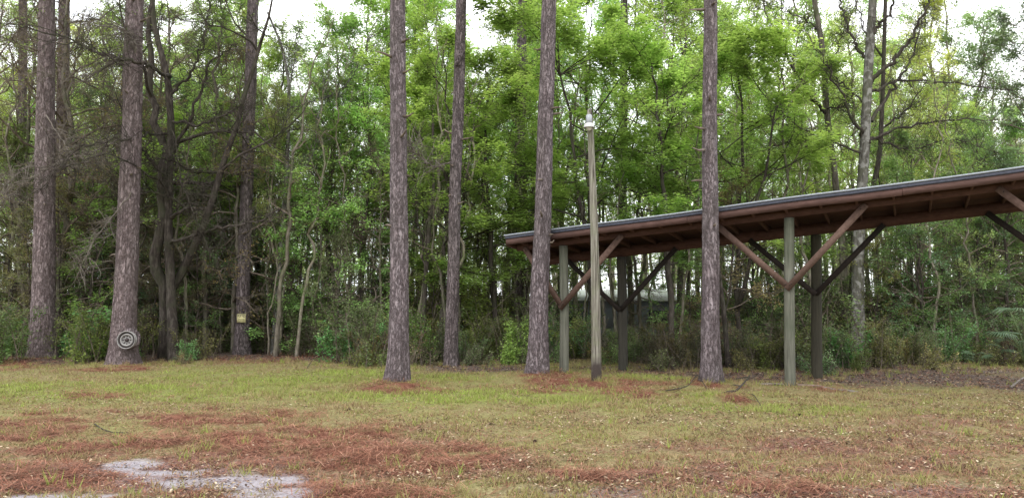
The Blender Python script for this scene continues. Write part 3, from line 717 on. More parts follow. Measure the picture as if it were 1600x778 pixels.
V['sapling'] = [grow(220+i, 4.2, .028, base=.18, prim=16, plen=1.0, elev=(10, 50), sec=4, tw=420, twl=.25, nl=3800, ls=.075, flat=.6, curve=.06, gnarl=.16, k=6, barkm='bark_dark') for i in range(3)]

V['whip'] = [grow(280+i, 9.5, .034+.008*i, base=.35, prim=12, plen=1.1, elev=(25, 65), sec=3, tw=160, twl=.3, nl=900, ls=.08, flat=.5, curve=.1, wander=.05, gnarl=.2, k=6, barkm='bark', lean=(.05-.05*i, 0)) for i in range(4)]
V['leafy'] = [grow(260+i, 7.0, .05, base=.07, prim=34, plen=1.9, elev=(0, 60), sec=5, tw=1300, twl=.32, nl=17000, ls=.075, flat=.5, curve=-.03, gnarl=.18, k=7, leafm='leaf', barkm='bark_dark', clump=1.3) for i in range(3)]
V['thicket'] = [grow(240+i, 4.6, .03, base=.06, prim=26, plen=1.3, elev=(5, 55), sec=4, tw=700, twl=.28, nl=7500, ls=.06, flat=.45, curve=.04, gnarl=.2, k=6, leafm='leaf_deep', barkm='bark_dark', clump=1.2) for i in range(3)]
ZN = [(-999, 120, 'left of the wheel rim pine'), (120, 330, 'behind the wheel rim pine'), (330, 470, 'behind the posted notice pine'),
      (470, 600, 'left of the middle pine'), (600, 760, 'right of the middle pine'), (760, 900, 'behind the shelter left end'),
      (900, 1120, 'behind the lamp pole'), (1120, 1300, 'behind the middle shelter posts'), (1300, 1450, 'beside the mottled bare tree'), (1450, 9999, 'at the shelter right end')]
def zone(px):
    for a, b, s in ZN:
        if a <= px < b: return s
def at(px, Y): x = (px-CX)/F*Y; return (x, Y, hz(x, Y))
pr = random.Random(3)
YG = (1.06, 1.04, .85); LG = (1.0, 1.0, 1.0); BG = (.62, .95, .95); DG = (.5, .62, .7); OL = (.85, .75, .8)

# hero deciduous trees: px, depth, kind, variant, scale, rot, leaf colour, label
HERO = [
 (1048, 20.3, 'dogwood', 0, 1.0, .4, (.95, 1.02, .8), 'bright green layered tree whose dark forked trunk rises behind the shelter roof'),
 (930, 21.3, 'dogwood', 1, 1.12, 2.0, (.98, 1.0, .8), 'leafy spring green tree spreading behind the lamp pole top'),
 (1155, 21.6, 'dogwood', 2, 1.0, 4.2, YG, 'yellow green tree showing on both sides of the pine by the shelter'),
 (690, 20.6, 'dogwood', 1, .95, 5.2, YG, 'flat layered yellow green tree between the middle pine and the burled pine'),
 (770, 21.4, 'dogwood', 2, .95, 1.0, YG, 'yellow green layered tree between the burled pine and the shelter end pine'),
 (520, 22, 'maple', 0, .78, .3, (.88, 1.0, .9), 'full mid green tree with foliage down low left of the middle pine'),
 (565, 24, 'maple', 1, .9, 2.2, (.9, 1.0, .75), 'tall green leafy tree directly left of the middle pine'),
 (440, 26, 'maple', 2, .85, 1.2, (1.0, .97, .8), 'light green tree right of the posted notice pine'),
 (655, 26, 'maple', 0, 1.0, 3.9, (.95, 1.0, .75), 'tall light green tree right behind the middle pine'),
 (330, 23, 'dogwood', 0, .8, 3.0, (.95, 1.0, .7), 'yellow green low tree between the oak and the posted notice pine'),
 (128, 22, 'sapling', 1, 1.1, .7, (.75, .95, .7), 'green sapling filling the gap between the two big left pines'),
 (270, 27, 'evergreen', 0, 1.0, .7, (.75, 1.1, 1.3), 'blue green dense tree behind the gnarled oak'),
 (150, 26, 'evergreen', 1, .95, 2.7, (.8, 1.0, 1.0), 'dark evergreen between the two big left pines'),
 (15, 22, 'evergreen', 1, .72, 4.7, (1.0, 1.0, .8), 'dark leafy tree at the left edge of the wood'),
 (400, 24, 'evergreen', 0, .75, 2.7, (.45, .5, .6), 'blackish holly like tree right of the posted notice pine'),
 (1575, 20.5, 'evergreen', 1, .6, .2, (.9, 1.1, 1.2), 'blue green dense bush like tree at the right edge of the photo'),
 (1420, 21.5, 'sapling', 2, 1.0, 1.9, (.6, .9, .8), 'leaning leafy sapling in the thicket right of the mottled trunks'),
 (1200, 30, 'maple', 1, .8, 5.0, YG, 'yellow green tree seen over the shelter roof left of the bare trees'),
 (1480, 30, 'maple', 2, .72, .9, YG, 'yellow green tree seen over the right part of the shelter roof'),
 (1590, 26, 'maple', 0, .6, .9, (.8, 1, .8), 'soft green tree over the roof at the right edge'),
 (870, 27, 'maple', 1, 1.0, .2, (1.0, 1.0, .9), 'tall pale green tree high above the left part of the shelter roof'),
 (985, 28, 'maple', 0, 1.15, 1.2, (1.0, .98, .95), 'tall pale green tree above the roof right of the lamp pole'),
 (1060, 26, 'maple', 2, 1.05, 3.2, (1.0, 1.0, .9), 'tall yellowish green tree behind the dark forked trunk'),
 (1120, 29, 'maple', 1, 1.15, 5.2, (1.0, 1.0, .85), 'tall yellow green tree behind the pine by the shelter'),
 (790, 29, 'maple', 2, 1.05, 2.2, (1.1, .95, .85), 'tall yellowish tree between the burled pine and the shelter end pine'),
 (610, 29, 'maple', 0, 1.15, 4.2, (1.0, 1.0, .9), 'tall pale green tree high behind the left side of the middle pine'),
 (200, 30, 'maple', 2, 1.1, 4.9, (.95, .95, .8), 'tall green tree glowing behind the wheel rim pine'),
 (60, 30, 'maple', 1, 1.05, .9, (.95, .95, .8), 'tall green tree behind the furthest left front pine'),
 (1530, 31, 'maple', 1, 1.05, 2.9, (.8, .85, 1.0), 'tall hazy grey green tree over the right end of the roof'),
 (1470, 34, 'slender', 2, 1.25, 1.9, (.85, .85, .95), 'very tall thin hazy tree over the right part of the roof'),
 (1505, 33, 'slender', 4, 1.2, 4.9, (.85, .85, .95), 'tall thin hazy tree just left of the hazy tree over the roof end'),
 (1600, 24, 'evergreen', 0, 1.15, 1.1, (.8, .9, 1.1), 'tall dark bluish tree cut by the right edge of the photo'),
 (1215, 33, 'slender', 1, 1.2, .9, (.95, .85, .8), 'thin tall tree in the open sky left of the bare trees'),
 (1180, 31, 'slender', 3, 1.05, 2.9, (.95, .85, .8), 'thin tree right behind the yellow green tree by the shelter pine'),
 (355, 25, 'maple', 2, .85, 5.1, (1.0, 1.0, .8), 'bright yellow green tree directly behind the posted notice pine'),
 (300, 28, 'maple', 1, 1.0, 4.1, (1.0, 1.0, .8), 'tall yellow green tree behind the gnarled oak crown'),
 (138, 20.6, 'sapling', 0, 1.0, 5.7, (.95, 1.05, .8), 'light green sapling lit between the two big left pines'),
 (1260, 27, 'maple', 0, .6, 3.9, (1.05, 1.05, .7), 'low yellow green tree over the roof before the bare trees'),
]
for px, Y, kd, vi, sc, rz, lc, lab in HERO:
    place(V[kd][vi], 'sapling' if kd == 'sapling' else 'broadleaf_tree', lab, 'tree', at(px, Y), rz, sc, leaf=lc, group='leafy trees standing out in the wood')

# gnarled oak left of centre-left
oak = grow(301, 11, .15, base=.28, prim=15, plen=3.6, elev=(0, 40), sec=9, tw=2200, twl=.45, nl=2600, ls=.06, flat=.3, curve=.02, wander=.045, gnarl=.26, barkm='bark_dark', twigm='bark_dark', leafm='leaf_deep', fork=1, twr=.005, rmin=.012)
place(oak, 'oak_tree', 'gnarled dark oak with crooked limbs between the wheel rim pine and notice pine', 'oak tree', at(262, 20), .5, 1.0)
# explicit limbs seen in the photograph
def limb(pts, Y, r0, r1, mb, jit=.03, seed=0, k=7):
    rg = np.random.default_rng(seed); P = np.array([PT(px, py, Y+dy) for px, py, dy in pts])
    n = 6*len(P); tt = np.linspace(0, len(P)-1, n); Q = np.stack([np.interp(tt, range(len(P)), P[:, i]) for i in range(3)], 1)
    for _ in range(2): Q[1:-1] = (Q[:-2]+Q[1:-1]*2+Q[2:])/4
    Q[1:-1] += rg.normal(0, jit, (n-2, 3))
    mb.tube(Q, np.linspace(r0, r1, n), k, cap=False)
    # side twigs
    c = n*3; j = rg.integers(n//5, n-1, c); D = unit(unit(np.gradient(Q, axis=0))[j]*.5+rg.normal(0, .75, (c, 3)))
    L = rg.uniform(.2, .9, c)
    for q_ in range(c):
        W = [Q[j[q_]]]; dd = D[q_]
        for _ in range(5): dd = unit(dd+rg.normal(0, .3, 3)); W.append(W[-1]+dd*L[q_]/4)
        mb.tube(W, np.linspace(.008, .003, 6), 3, cap=False)
    b = np.repeat(np.arange(c), 3); A2 = Q[j][b]+D[b]*(L[b]*rg.uniform(.1, .6, len(b)))[:, None]; D2 = unit(D[b]+rg.normal(0, .9, (len(b), 3)))
    mb.twigs(A2, D2, L[b]*.5, np.full(len(b), .004), rg)
def limb_tree(name, label, cat, base_px, Y, trunk_pts, limbs, r0, r1, barkm, seed, limbm=None):
    x, y, z = at(base_px, Y); t = thing(name, label, cat, (x, y, z))
    T = MB(); P = np.array([[x, Y, -.15]]+[PT(px, py, Y+dy) for px, py, dy in trunk_pts])
    n = 8*len(P); tt = np.linspace(0, len(P)-1, n); Q = np.stack([np.interp(tt, range(len(P)), P[:, i]) for i in range(3)], 1)
    for _ in range(4): Q[1:-1] = (Q[:-2]+Q[1:-1]*2+Q[2:])/4
    T.tube(Q, np.linspace(r0, r1, n)*(1+.3*np.exp(-np.linspace(0, 14, n))), 14, rough=.12, seed=seed)
    T.v = [v-np.array([x, y, z]) for v in T.v]; obj('trunk', T.mesh('trunk', M[barkm], True), t)
    for i, (pts, a, b) in enumerate(limbs):
        B = MB(); limb(pts, Y, a, b, B, seed=seed+i); B.v = [v-np.array([x, y, z]) for v in B.v]; obj('limb', B.mesh('limb', M[limbm or barkm]), t)
    return t
limb_tree('bare_tree', 'leafless grey mottled tree with spreading limbs behind the shelter roof, tallest of the pair', 'bare tree', 1338, 21, [(1340, 400, 0), (1350, 250, 0), (1356, 120, 0), (1364, 0, 0), (1370, -150, .3)],
  [([(1352, 215, 0), (1335, 190, -.2), (1300, 120, -.5), (1270, 60, -.6)], 0.055, 0.009), ([(1360, 130, 0), (1395, 95, -.3), (1425, 60, -.5), (1455, 0, -.6), (1465, -60, -.6)], 0.066, 0.015),
   ([(1362, 190, 0), (1400, 130, .4), (1430, 85, .6), (1440, 20, .7)], 0.055, 0.009), ([(1350, 225, 0), (1400, 200, -.4), (1470, 190, -.6), (1580, 188, -.8)], 0.049, 0.007),
   ([(1355, 150, 0), (1400, 125, .5), (1500, 130, .8), (1590, 145, 1)], 0.044, 0.006), ([(1352, 90, 0), (1330, 60, 0), (1310, 0, .2), (1300, -60, .3)], 0.049, 0.011),
   ([(1345, 240, 0), (1310, 225, -.2), (1250, 200, -.3), (1205, 160, -.3)], 0.033, 0.006), ([(1360, 60, 0), (1390, 20, -.3), (1410, -40, -.5)], 0.055, 0.015),
   ([(1350, 160, 0), (1315, 130, .5), (1290, 118, .6)], 0.033, 0.006), ([(1356, 215, 0), (1420, 235, -.4), (1490, 215, -.6), (1560, 240, -.8)], 0.033, 0.004)], .165, .09, 'bark_pale', 410, 'bark_dark')
limb_tree('bare_tree', 'dark leafless slimmer trunk close beside the mottled bare tree', 'bare tree', 1330, 22.5, [(1330, 420, 0), (1375, 250, 0), (1380, 120, 0), (1386, -80, 0)],
  [([(1380, 200, 0), (1420, 170, 0), (1460, 110, 0)], 0.033, 0.006), ([(1380, 90, 0), (1350, 50, 0), (1330, -20, 0)], 0.033, 0.007)], .085, .05, 'bark_dark', 430)
limb_tree('bare_tree', 'leafless grey tree left of the mottled bare tree with a long limb slanting up left', 'bare tree', 1318, 22, [(1318, 400, 0), (1304, 270, 0), (1292, 180, 0), (1286, 80, 0), (1272, 0, 0), (1262, -120, 0)],
  [([(1292, 180, 0), (1260, 145, -.3), (1225, 80, -.5), (1200, 35, -.6), (1185, -20, -.6)], 0.055, 0.009), ([(1300, 235, 0), (1270, 215, .2), (1235, 222, .4), (1200, 232, .5)], 0.033, 0.005),
   ([(1287, 60, 0), (1265, 35, 0), (1230, 20, 0), (1190, 0, 0)], 0.027, 0.006), ([(1288, 110, 0), (1310, 80, .2), (1320, 30, .3)], 0.027, 0.006), ([(1290, 170, 0), (1320, 165, -.3), (1340, 140, -.4)], 0.027, 0.006)], .10, .065, 'bark', 440, 'bark_dark')
limb_tree('bare_tree', 'pale thin crooked bare tree leaning right of the posted notice pine', 'bare tree', 428, 21.3, [(432, 480, 0), (446, 300, 0), (450, 230, 0), (452, 130, 0), (440, 70, 0), (418, 20, 0)],
  [([(452, 140, 0), (462, 90, 0), (470, 30, 0)], .02, .006), ([(450, 170, 0), (500, 155, 0), (540, 140, 0), (590, 40, 0)], .022, .006), ([(447, 300, 0), (490, 240, -.3), (510, 110, -.4)], .03, .008)], .07, .028, 'bark_pale', 450)
limb_tree('broadleaf_tree', 'dark crooked understory trunk forking between the middle and burled pines', 'tree', 658, 20.5, [(662, 480, 0), (670, 360, 0), (678, 300, 0), (676, 180, 0)],
  [([(676, 350, 0), (700, 320, 0), (715, 260, 0)], .04, .015), ([(664, 420, 0), (655, 350, 0), (650, 280, 0), (640, 220, 0)], .03, .01)], .075, .03, 'bark_dark', 460)
limb_tree('broadleaf_tree', 'dark short leaning trunk in the shade right behind the shelter side pine', 'tree', 1137, 17.6, [(1130, 480, 0), (1120, 400, .2), (1112, 330, .3)], [([(1125, 440, 0), (1110, 410, 0), (1100, 380, 0)], .02, .008)], .06, .035, 'bark_dark', 470)
# dead limbs of the left hand trees
limb_tree('oak_tree', 'low crooked oak with bare limbs reaching left across the wheel rim pine', 'oak tree', 275, 19.3, [(268, 480, .3), (262, 330, .3), (268, 200, .2), (262, 120, .2), (240, 40, .2), (235, -60, .2)],
  [([(266, 120, .2), (230, 100, -1.9), (180, 92, -2.2), (150, 78, -2.2), (120, 70, -2.2)], .05, .014), ([(262, 280, .2), (235, 250, -.6), (215, 225, -1.0), (180, 145, -1.4)], .05, .012),
   ([(270, 240, .2), (300, 180, -.3), (330, 90, -.6), (370, 70, -.8)], .05, .010), ([(270, 190, .1), (310, 195, -.5), (350, 180, -.8), (385, 160, -.9)], .035, .010), ([(266, 380, .1), (300, 370, -.5), (350, 352, -.9), (400, 350, -1.3), (440, 325, -1.3)], .045, .010),
   ([(268, 340, .1), (300, 320, -.4), (320, 290, -.6)], .05, .012), ([(262, 210, .2), (200, 215, -1.6), (130, 225, -2.0), (60, 290, -2.2)], .03, .007), ([(264, 300, .2), (180, 235, -2.2), (100, 260, -2.4), (20, 330, -2.4)], .022, .006),
   ([(266, 150, .2), (300, 110, .0), (320, 60, 0), (330, -10, 0)], .04, .012), ([(262, 160, 0), (280, 270, -.6), (310, 350, -.8), (340, 420, -.9)], .016, .004)], .13, .05, 'bark_dark', 500)
# pine branches: the wheel pine's dead branch and others
def add_dead(pi, pts, r0, r1, seed):
    t, b, sl, r = PO[pi]; B = MB(); limb(pts, b[1], r0, r1, B, seed=seed, jit=.015)
    B.v = [v-np.array([b[0], b[1], hz(b[0], b[1])]) for v in B.v]; o = obj('branch', B.mesh('branch', M['twig_pale']), t); o.color = (1, 1, 1, 1)
add_dead(1, [(212, 90, -.1), (212, 65, -.3), (196, 48, -.35), (160, 40, -.4), (122, 38, -.4)], .03, .008, 1)
add_dead(1, [(205, 92, -.1), (180, 95, -.2), (140, 120, -.4), (60, 120, -.8)], .016, .004, 2)
add_dead(1, [(200, 210, .1), (150, 235, -.2), (75, 260, -.5), (10, 310, -.7)], .016, .004, 3)
add_dead(0, [(72, 180, -.2), (110, 240, -.5), (160, 250, -.7)], .015, .004, 4)
add_dead(0, [(62, 250, 0), (30, 265, -.3), (0, 320, -.5)], .015, .004, 5)
add_dead(1, [(205, 300, -.2), (150, 370, -.5), (120, 430, -.6)], .014, .004, 6)
add_dead(4, [(712, 250, .1), (680, 262, -.2), (650, 240, -.3), (640, 225, -.3)], .02, .006, 7)

# scattered wood
def sky_gap(px):  # fewer tall trees where the sky shows in the photo
    return 400 < px < 600 or 740 < px < 800 or 1170 < px < 1250 or px > 1480
rows = [(20.5, 24, 40, 'near'), (24, 31, 74, 'mid'), (31, 42, 128, 'far')]
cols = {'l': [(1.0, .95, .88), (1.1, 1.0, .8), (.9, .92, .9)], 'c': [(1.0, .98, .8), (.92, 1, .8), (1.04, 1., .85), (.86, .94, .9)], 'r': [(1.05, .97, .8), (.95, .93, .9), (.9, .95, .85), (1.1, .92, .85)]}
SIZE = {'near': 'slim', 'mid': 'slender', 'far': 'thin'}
occ = []
for y0, y1, n, rn in rows:
    k = 0
    while k < n:
        px = -120+1840*((k+pr.random())/n); Y = pr.uniform(y0, y1); k += 1
        reg = 'l' if px < 410 else ('c' if px < 1180 else 'r')
        q = pr.random()
        if px < 420: kd = 'twiggy' if q < .28 else ('slender' if q < .82 else ('evergreen' if q < .85 else 'bare'))
        elif reg == 'c': kd = 'slender' if q < .72 else ('maple' if q < .8 else ('bare' if q < .9 else 'twiggy'))
        else: kd = 'slender' if q < .68 else ('bare' if q < .86 else 'twiggy')
        sc = pr.uniform(.7, 1.0)*(1.12 if rn == 'far' else 1)
        if sky_gap(px): sc *= {'near': .62, 'mid': .75, 'far': .8}[rn]; kd = 'slender' if kd == 'maple' else kd
        if kd in ('maple', 'evergreen') and rn == 'near': kd = 'slender'
        if rn == 'near' and (1170 < px < 1500 or 840 < px < 1170 or 630 < px < 820): continue
        if 1180 < px < 1500 and kd in ('bare', 'twiggy') : kd = 'slender'
        if 880 < px < 1065 and 27.5 < Y < 35: continue
        vi = pr.randrange(len(V[kd])); lc = pr.choice(cols[reg]); br = pr.uniform(.8, 1.3)*{'near': 1.1, 'mid': 1.6, 'far': 2.3}[rn]; hzf = {'near': 1.05, 'mid': 1.25, 'far': 1.5}[rn]  # farther rows get lighter bark and leaves, painting haze into the colours
        desc = {'slender': 'sparsely leaved straight trunk', 'maple': 'leafy light green tree', 'bare': 'bare limbed grey tree', 'twiggy': 'twiggy brownish tree', 'evergreen': 'dense dark green tree'}[kd]
        dep = {'near': 'at wood edge', 'mid': 'inside the wood', 'far': 'deep in woods'}[rn]
        nm = {'slender': 'slender_tree', 'maple': 'broadleaf_tree', 'bare': 'bare_tree', 'twiggy': 'twiggy_tree', 'evergreen': 'evergreen_tree'}[kd]
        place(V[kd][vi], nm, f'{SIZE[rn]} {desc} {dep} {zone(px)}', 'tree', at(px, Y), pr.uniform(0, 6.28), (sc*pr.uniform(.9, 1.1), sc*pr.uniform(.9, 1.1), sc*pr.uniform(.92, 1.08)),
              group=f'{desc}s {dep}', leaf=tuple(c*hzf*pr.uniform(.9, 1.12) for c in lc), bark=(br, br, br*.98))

for px, Y, vi, sc, rz, lc, lab in [
 (520, 21.9, 0, .95, .4, (1.05, 1.25, 1.1), 'drooping fresh green tree leafy to the ground left of the middle pine'),
 (565, 21.6, 1, 1.05, 2.4, (1.1, 1.25, 1.1), 'fresh green tree leafy to the ground close behind the middle pine'),
 (465, 23.5, 2, 1.0, 4.4, (1.05, 1.1, .95), 'light green leafy tree behind the crooked pale bare tree'),
 (20, 23.0, 1, .85, 1.4, (.8, .85, .8), 'leafy green tree behind the left edge pine'),
 (140, 23.0, 2, .8, 3.1, (.85, 1.0, .75), 'light green leafy tree glowing between the two big left pines'),
 (325, 22.4, 0, .75, 5.1, (.75, .85, .75), 'mid green leafy tree behind and left of the posted notice pine'),
 (745, 22.5, 1, .8, 6.0, (.95, .95, .75), 'yellow green leafy tree between burled pine and shelter corner'),
 (660, 24.0, 2, .95, 2.0, (.85, .95, .8), 'leafy green tree standing behind the dark crooked understory trunk'),
 (1080, 22.3, 0, .82, .9, (.8, .95, .85), 'leafy green tree rising behind the shelter roof left of its pine'),
 (1180, 23.2, 1, .85, 3.9, (.85, .92, .8), 'leafy green tree rising behind the shelter roof right of its pine'),
 (1440, 20.4, 2, .8, 1.8, (.55, .62, .6), 'full grey green leafy tree under the right part of the roof'),
 (1530, 21.2, 0, .85, 4.8, (.55, .65, .62), 'full dull green leafy tree near the right edge under the roof'),
 (895, 37.5, 0, .95, 2.9, (.85, .88, .8), 'pale green leafy tree behind the left part of the low building'),
 (950, 39, 1, 1.0, .5, (.85, .88, .8), 'pale green leafy tree behind the middle of the low building'),
 (1005, 37, 2, .95, 1.9, (.85, .88, .8), 'pale green leafy tree behind the right part of the low building'),
 (1058, 36, 0, .95, 3.7, (.85, .88, .8), 'pale green leafy tree just right of the low building'),
 (1385, 24.0, 1, .9, 2.9, (.7, .78, .68), 'dull green leafy tree behind the mottled bare tree')]:
    place(V['leafy'][vi], 'broadleaf_tree', lab, 'tree', at(px, Y), rz, sc, leaf=lc, group='leafy trees standing out in the wood')
for i in range(62):
    px = 20+1560*(i+pr.random())/62 if i % 3 else 400+700*pr.random()
    Y = pr.uniform(19.9, 27); dep = 'at wood edge' if Y < 23 else 'inside the wood'; b_ = pr.uniform(.9, 2.1)
    if any(abs(px-a) < 14 for a in (65, 195, 378)): continue
    tone = 'pale' if b_ > 1.4 else 'grey'
    place(V['whip'][pr.randrange(4)], 'young_tree', f'{tone} thin whip stemmed young tree {dep} {zone(px)}', 'young tree', at(px, Y), pr.uniform(0, 6.28), pr.uniform(.6, 1.0), group=f'{tone} thin stemmed young trees {dep}', leaf=(.95, .95, .85), bark=(b_, b_, b_*.96))
# tall thicket saplings that close the view between the trunks
nt_ = 84
for i in range(nt_):
    px = -80+1760*(i+pr.random())/nt_; Y = pr.choice([pr.uniform(20.3, 23), pr.uniform(22, 28), pr.uniform(26, 36)]); sc = pr.uniform(.55, 1.05)
    if 870 < px < 1075: continue
    if 660 < px < 800: sc *= .8
    lc = tuple(c*pr.uniform(.85, 1.4) for c in pr.choice([(1, 1, 1), (1.15, 1.15, .9), (.9, .95, 1.1), (1.3, 1.2, .9)]))
    dep = 'at wood edge' if Y < 23 else ('inside the wood' if Y < 29 else 'deep in woods')
    sz = 'tall' if sc > .8 else 'short'
    place(V['thicket'][pr.randrange(3)], 'sapling', f'{sz} fine leaved sapling {dep} {zone(px)}', 'sapling', at(px, Y), pr.uniform(0, 6.28), sc, group=f'{sz} fine leaved saplings {dep}', leaf=lc)

# ------------------------------------------------------------------ shrubs
def shrub(seed, H, W, nl, ls, leafm='leaf_deep', stems=13, twigm='twig', flat=.4, asp=.5):
    rg = np.random.default_rng(seed); B = MB(); C = MB(); A_, D_, L_, T_ = [], [], [], []
    for i in range(stems):
        az = rg.uniform(0, 6.28); b = rg.normal(0, W*.22, 2); h = H*rg.uniform(.3, 1.25)**1.0; sp = rg.uniform(.05, .5)*h; tt = np.linspace(0, 1, 8)
        P = np.stack([b[0]+math.cos(az)*sp*tt**1.3, b[1]+math.sin(az)*sp*tt**1.3, h*(tt-.12*tt**3)-.08], 1)+np.cumsum(rg.normal(0, .025, (8, 3)), 0)*tt[:, None]
        B.tube(P, .013*(1-tt*.8)+.002, 5, cap=False)
        c = int(rg.integers(14, 52)); a = rg.uniform(.08, 1, c)**.8*6.99; j = a.astype(int); A = P[j]+(P[j+1]-P[j])*(a-j)[:, None]
        d = unit(rg.normal(0, 1, (c, 3))*np.array([1, 1, .6])+np.array([0, 0, .4])); A_.append(A); D_.append(d); L_.append(rg.uniform(.10, .5, c)*W*.5); T_.append(np.full(c, rg.normal(.5, .16)))
    A = np.vstack(A_); D = np.vstack(D_); L = np.concatenate(L_); T = np.concatenate(T_)
    B.twigs(A, D, L, np.full(len(A), .004), rg)
    # a few long bare whips
    m = 10; B.twigs(rg.normal(0, W*.25, (m, 3))*np.array([1, 1, 0]), unit(rg.normal(0, .35, (m, 3))+np.array([0, 0, 1])), rg.uniform(.8, 1.6, m)*H, np.full(m, .007), rg)
    ix = rg.integers(0, len(A), nl); u = rg.uniform(.1, 1.15, nl); pos = A[ix]+D[ix]*(L[ix]*u)[:, None]+rg.normal(0, ls*.8, (nl, 3)); pos[:, 2] = np.maximum(pos[:, 2], .02)
    C.leaves(pos, ls*rg.uniform(.5, 1.5, nl), rg, flat=flat, asp=asp, tint=T[ix]+rg.normal(0, .19, nl))
    return [('stems', B.mesh('stems', M[twigm])), ('foliage', C.mesh('foliage', M[leafm]))]
SB = {'dark': [shrub(600+i, 1.6, 1.7, 3600, .062) for i in range(5)], 'dry': [shrub(620+i, 1.2, 1.7, 1100, .05, 'leaf_dry', 16) for i in range(3)],
      'bright': [shrub(640+i, 1.1, 1.2, 2400, .075, 'leaf', 8) for i in range(2)], 'low': [shrub(660+i, .55, 1.0, 1500, .045, 'leaf_deep', 8) for i in range(2)]}
PX = [(65, 19.4, 26), (190, 18.4, 34), (378, 21.3, 30), (262, 20.3, 14), (705, 18.6, 16), (92, 20, 12)]
def put_shrub(kind, px, Y, sc, col, group=None, lab=None):
    if not lab and any(abs(px-a) < w_+(16 if kind == 'low' else 46)*sc and Y < b for a, b, w_ in PX): return
    if not lab and 325 < px < 530 and Y < 20.4: return
    if kind == 'bright' and not lab: col = (.5*col[0], .6*col[1], .62*col[2])
    word = {'dark': 'dark green leafy shrub', 'dry': 'brownish twiggy shrub', 'bright': 'bright green shrub', 'low': 'low dark green plant'}[kind]
    wh = 'in the wood edge thicket' if Y < 20.5 else 'within the thicket'
    sz = 'small' if sc < .75 else ('tall' if sc > 1.15 else 'medium')
    if kind == 'low': sz = 'small'
    place(SB[kind][pr.randrange(len(SB[kind]))], 'shrub', lab or f'{sz} {word} {wh} {zone(px)}'.replace('small low', 'low'), 'shrub', at(px, Y), pr.uniform(0, 6.28), (sc*pr.uniform(.85, 1.2), sc*pr.uniform(.85, 1.2), sc), group=group or f'{word}s {wh}', leaf=col)
def ey(px, off):  # depth at the wood edge for this column
    Y = 19.
    for _ in range(3): Y = float(edge_y(np.array([(px-CX)/F*Y]))[0])
    return Y+off
n1 = 96
for i in range(n1):
    px = -60+1720*(i+pr.random())/n1; q = pr.random(); off = pr.uniform(.1, 1.5)
    kd = 'dark' if q < .56 else ('dry' if q < .72 else ('low' if q < .88 else 'bright'))
    s = pr.uniform(.4, .85)
    if 340 < px < 520: s *= .75; off += .6
    put_shrub(kd, px, ey(px, off), s, tuple(pr.uniform(.6, 1.15)*c for c in (1.08, 1, .85)))
n2 = 60
for i in range(n2):
    px = -90+1780*(i+pr.random())/n2; q = pr.random()
    if 885 < px < 1060: continue
    kd = 'dark' if q < .7 else ('dry' if q < .9 else 'bright')
    put_shrub(kd, px, pr.uniform(21.2, 26), pr.uniform(.9, 1.4), tuple(pr.uniform(.6, 1.2)*c for c in (1.08, 1, .85)))
n3 = 50
for i in range(n3):
    px = -90+1780*(i+pr.random())/n3
    if 885 < px < 1060: continue
    put_shrub('dark' if pr.random() < .75 else 'dry', px, pr.uniform(26, 38), pr.uniform(1.1, 1.55), tuple(pr.uniform(.7, 1.3)*c for c in (1.05, 1, .9)))
for i in range(26):
    px = 325+215*(i+pr.random())/26; put_shrub(pr.choice(['dark', 'dark', 'dry', 'low']), px, pr.uniform(20.5, 22.3) if abs(px-378) > 34 else pr.uniform(21.5, 22.6), pr.uniform(.45, .85), (.75, .75, .65))
for i in range(34):
    px = -40+1680*(i+pr.random())/34
    if 960 < px < 1500 and pr.random() < .5: continue
    put_shrub('low', px, ey(px, pr.uniform(-.5, .2)), pr.uniform(.4, .85), tuple(pr.uniform(.9, 1.6)*c for c in (1.1, 1.1, .9)))
for kd, px, Y, sc, col, lab in [('bright', 802, 18.2, .95, (1.0, 1.0, .8), 'bright lime green leafy bush beside the shelter end pine'), ('bright', 30, 20.5, 1.0, (.7, .85, .8), 'bright leafy bush at the left edge beside the first pine'),
        ('bright', 125, 19.6, 1.15, (.55, .8, .7), 'green leafy bush between the two big left pines'), ('bright', 545, 18.9, .9, (.6, .9, .9), 'pale green feathery bush left of the middle pine'),
        ('dark', 580, 18.3, .85, (.9, .95, .85), 'grey green rounded bush right up against the middle pine'), ('bright', 300, 19.3, .5, (.7, .9, 1), 'small blue green bush between the oak and the notice pine'),
        ('dark', 550, 19.3, 1.0, (.95, 1.05, .9), 'full grey green bush left of the middle pine'), ('dark', 640, 19.2, .8, (.9, 1, .9), 'dark bush behind the foot of the middle pine'),
        ('bright', 755, 21.5, 1.5, (1.1, .95, .7), 'yellow green tall bush between the burled pine and shelter end')]:
    put_shrub(kd, px, Y, sc, col, lab=lab)

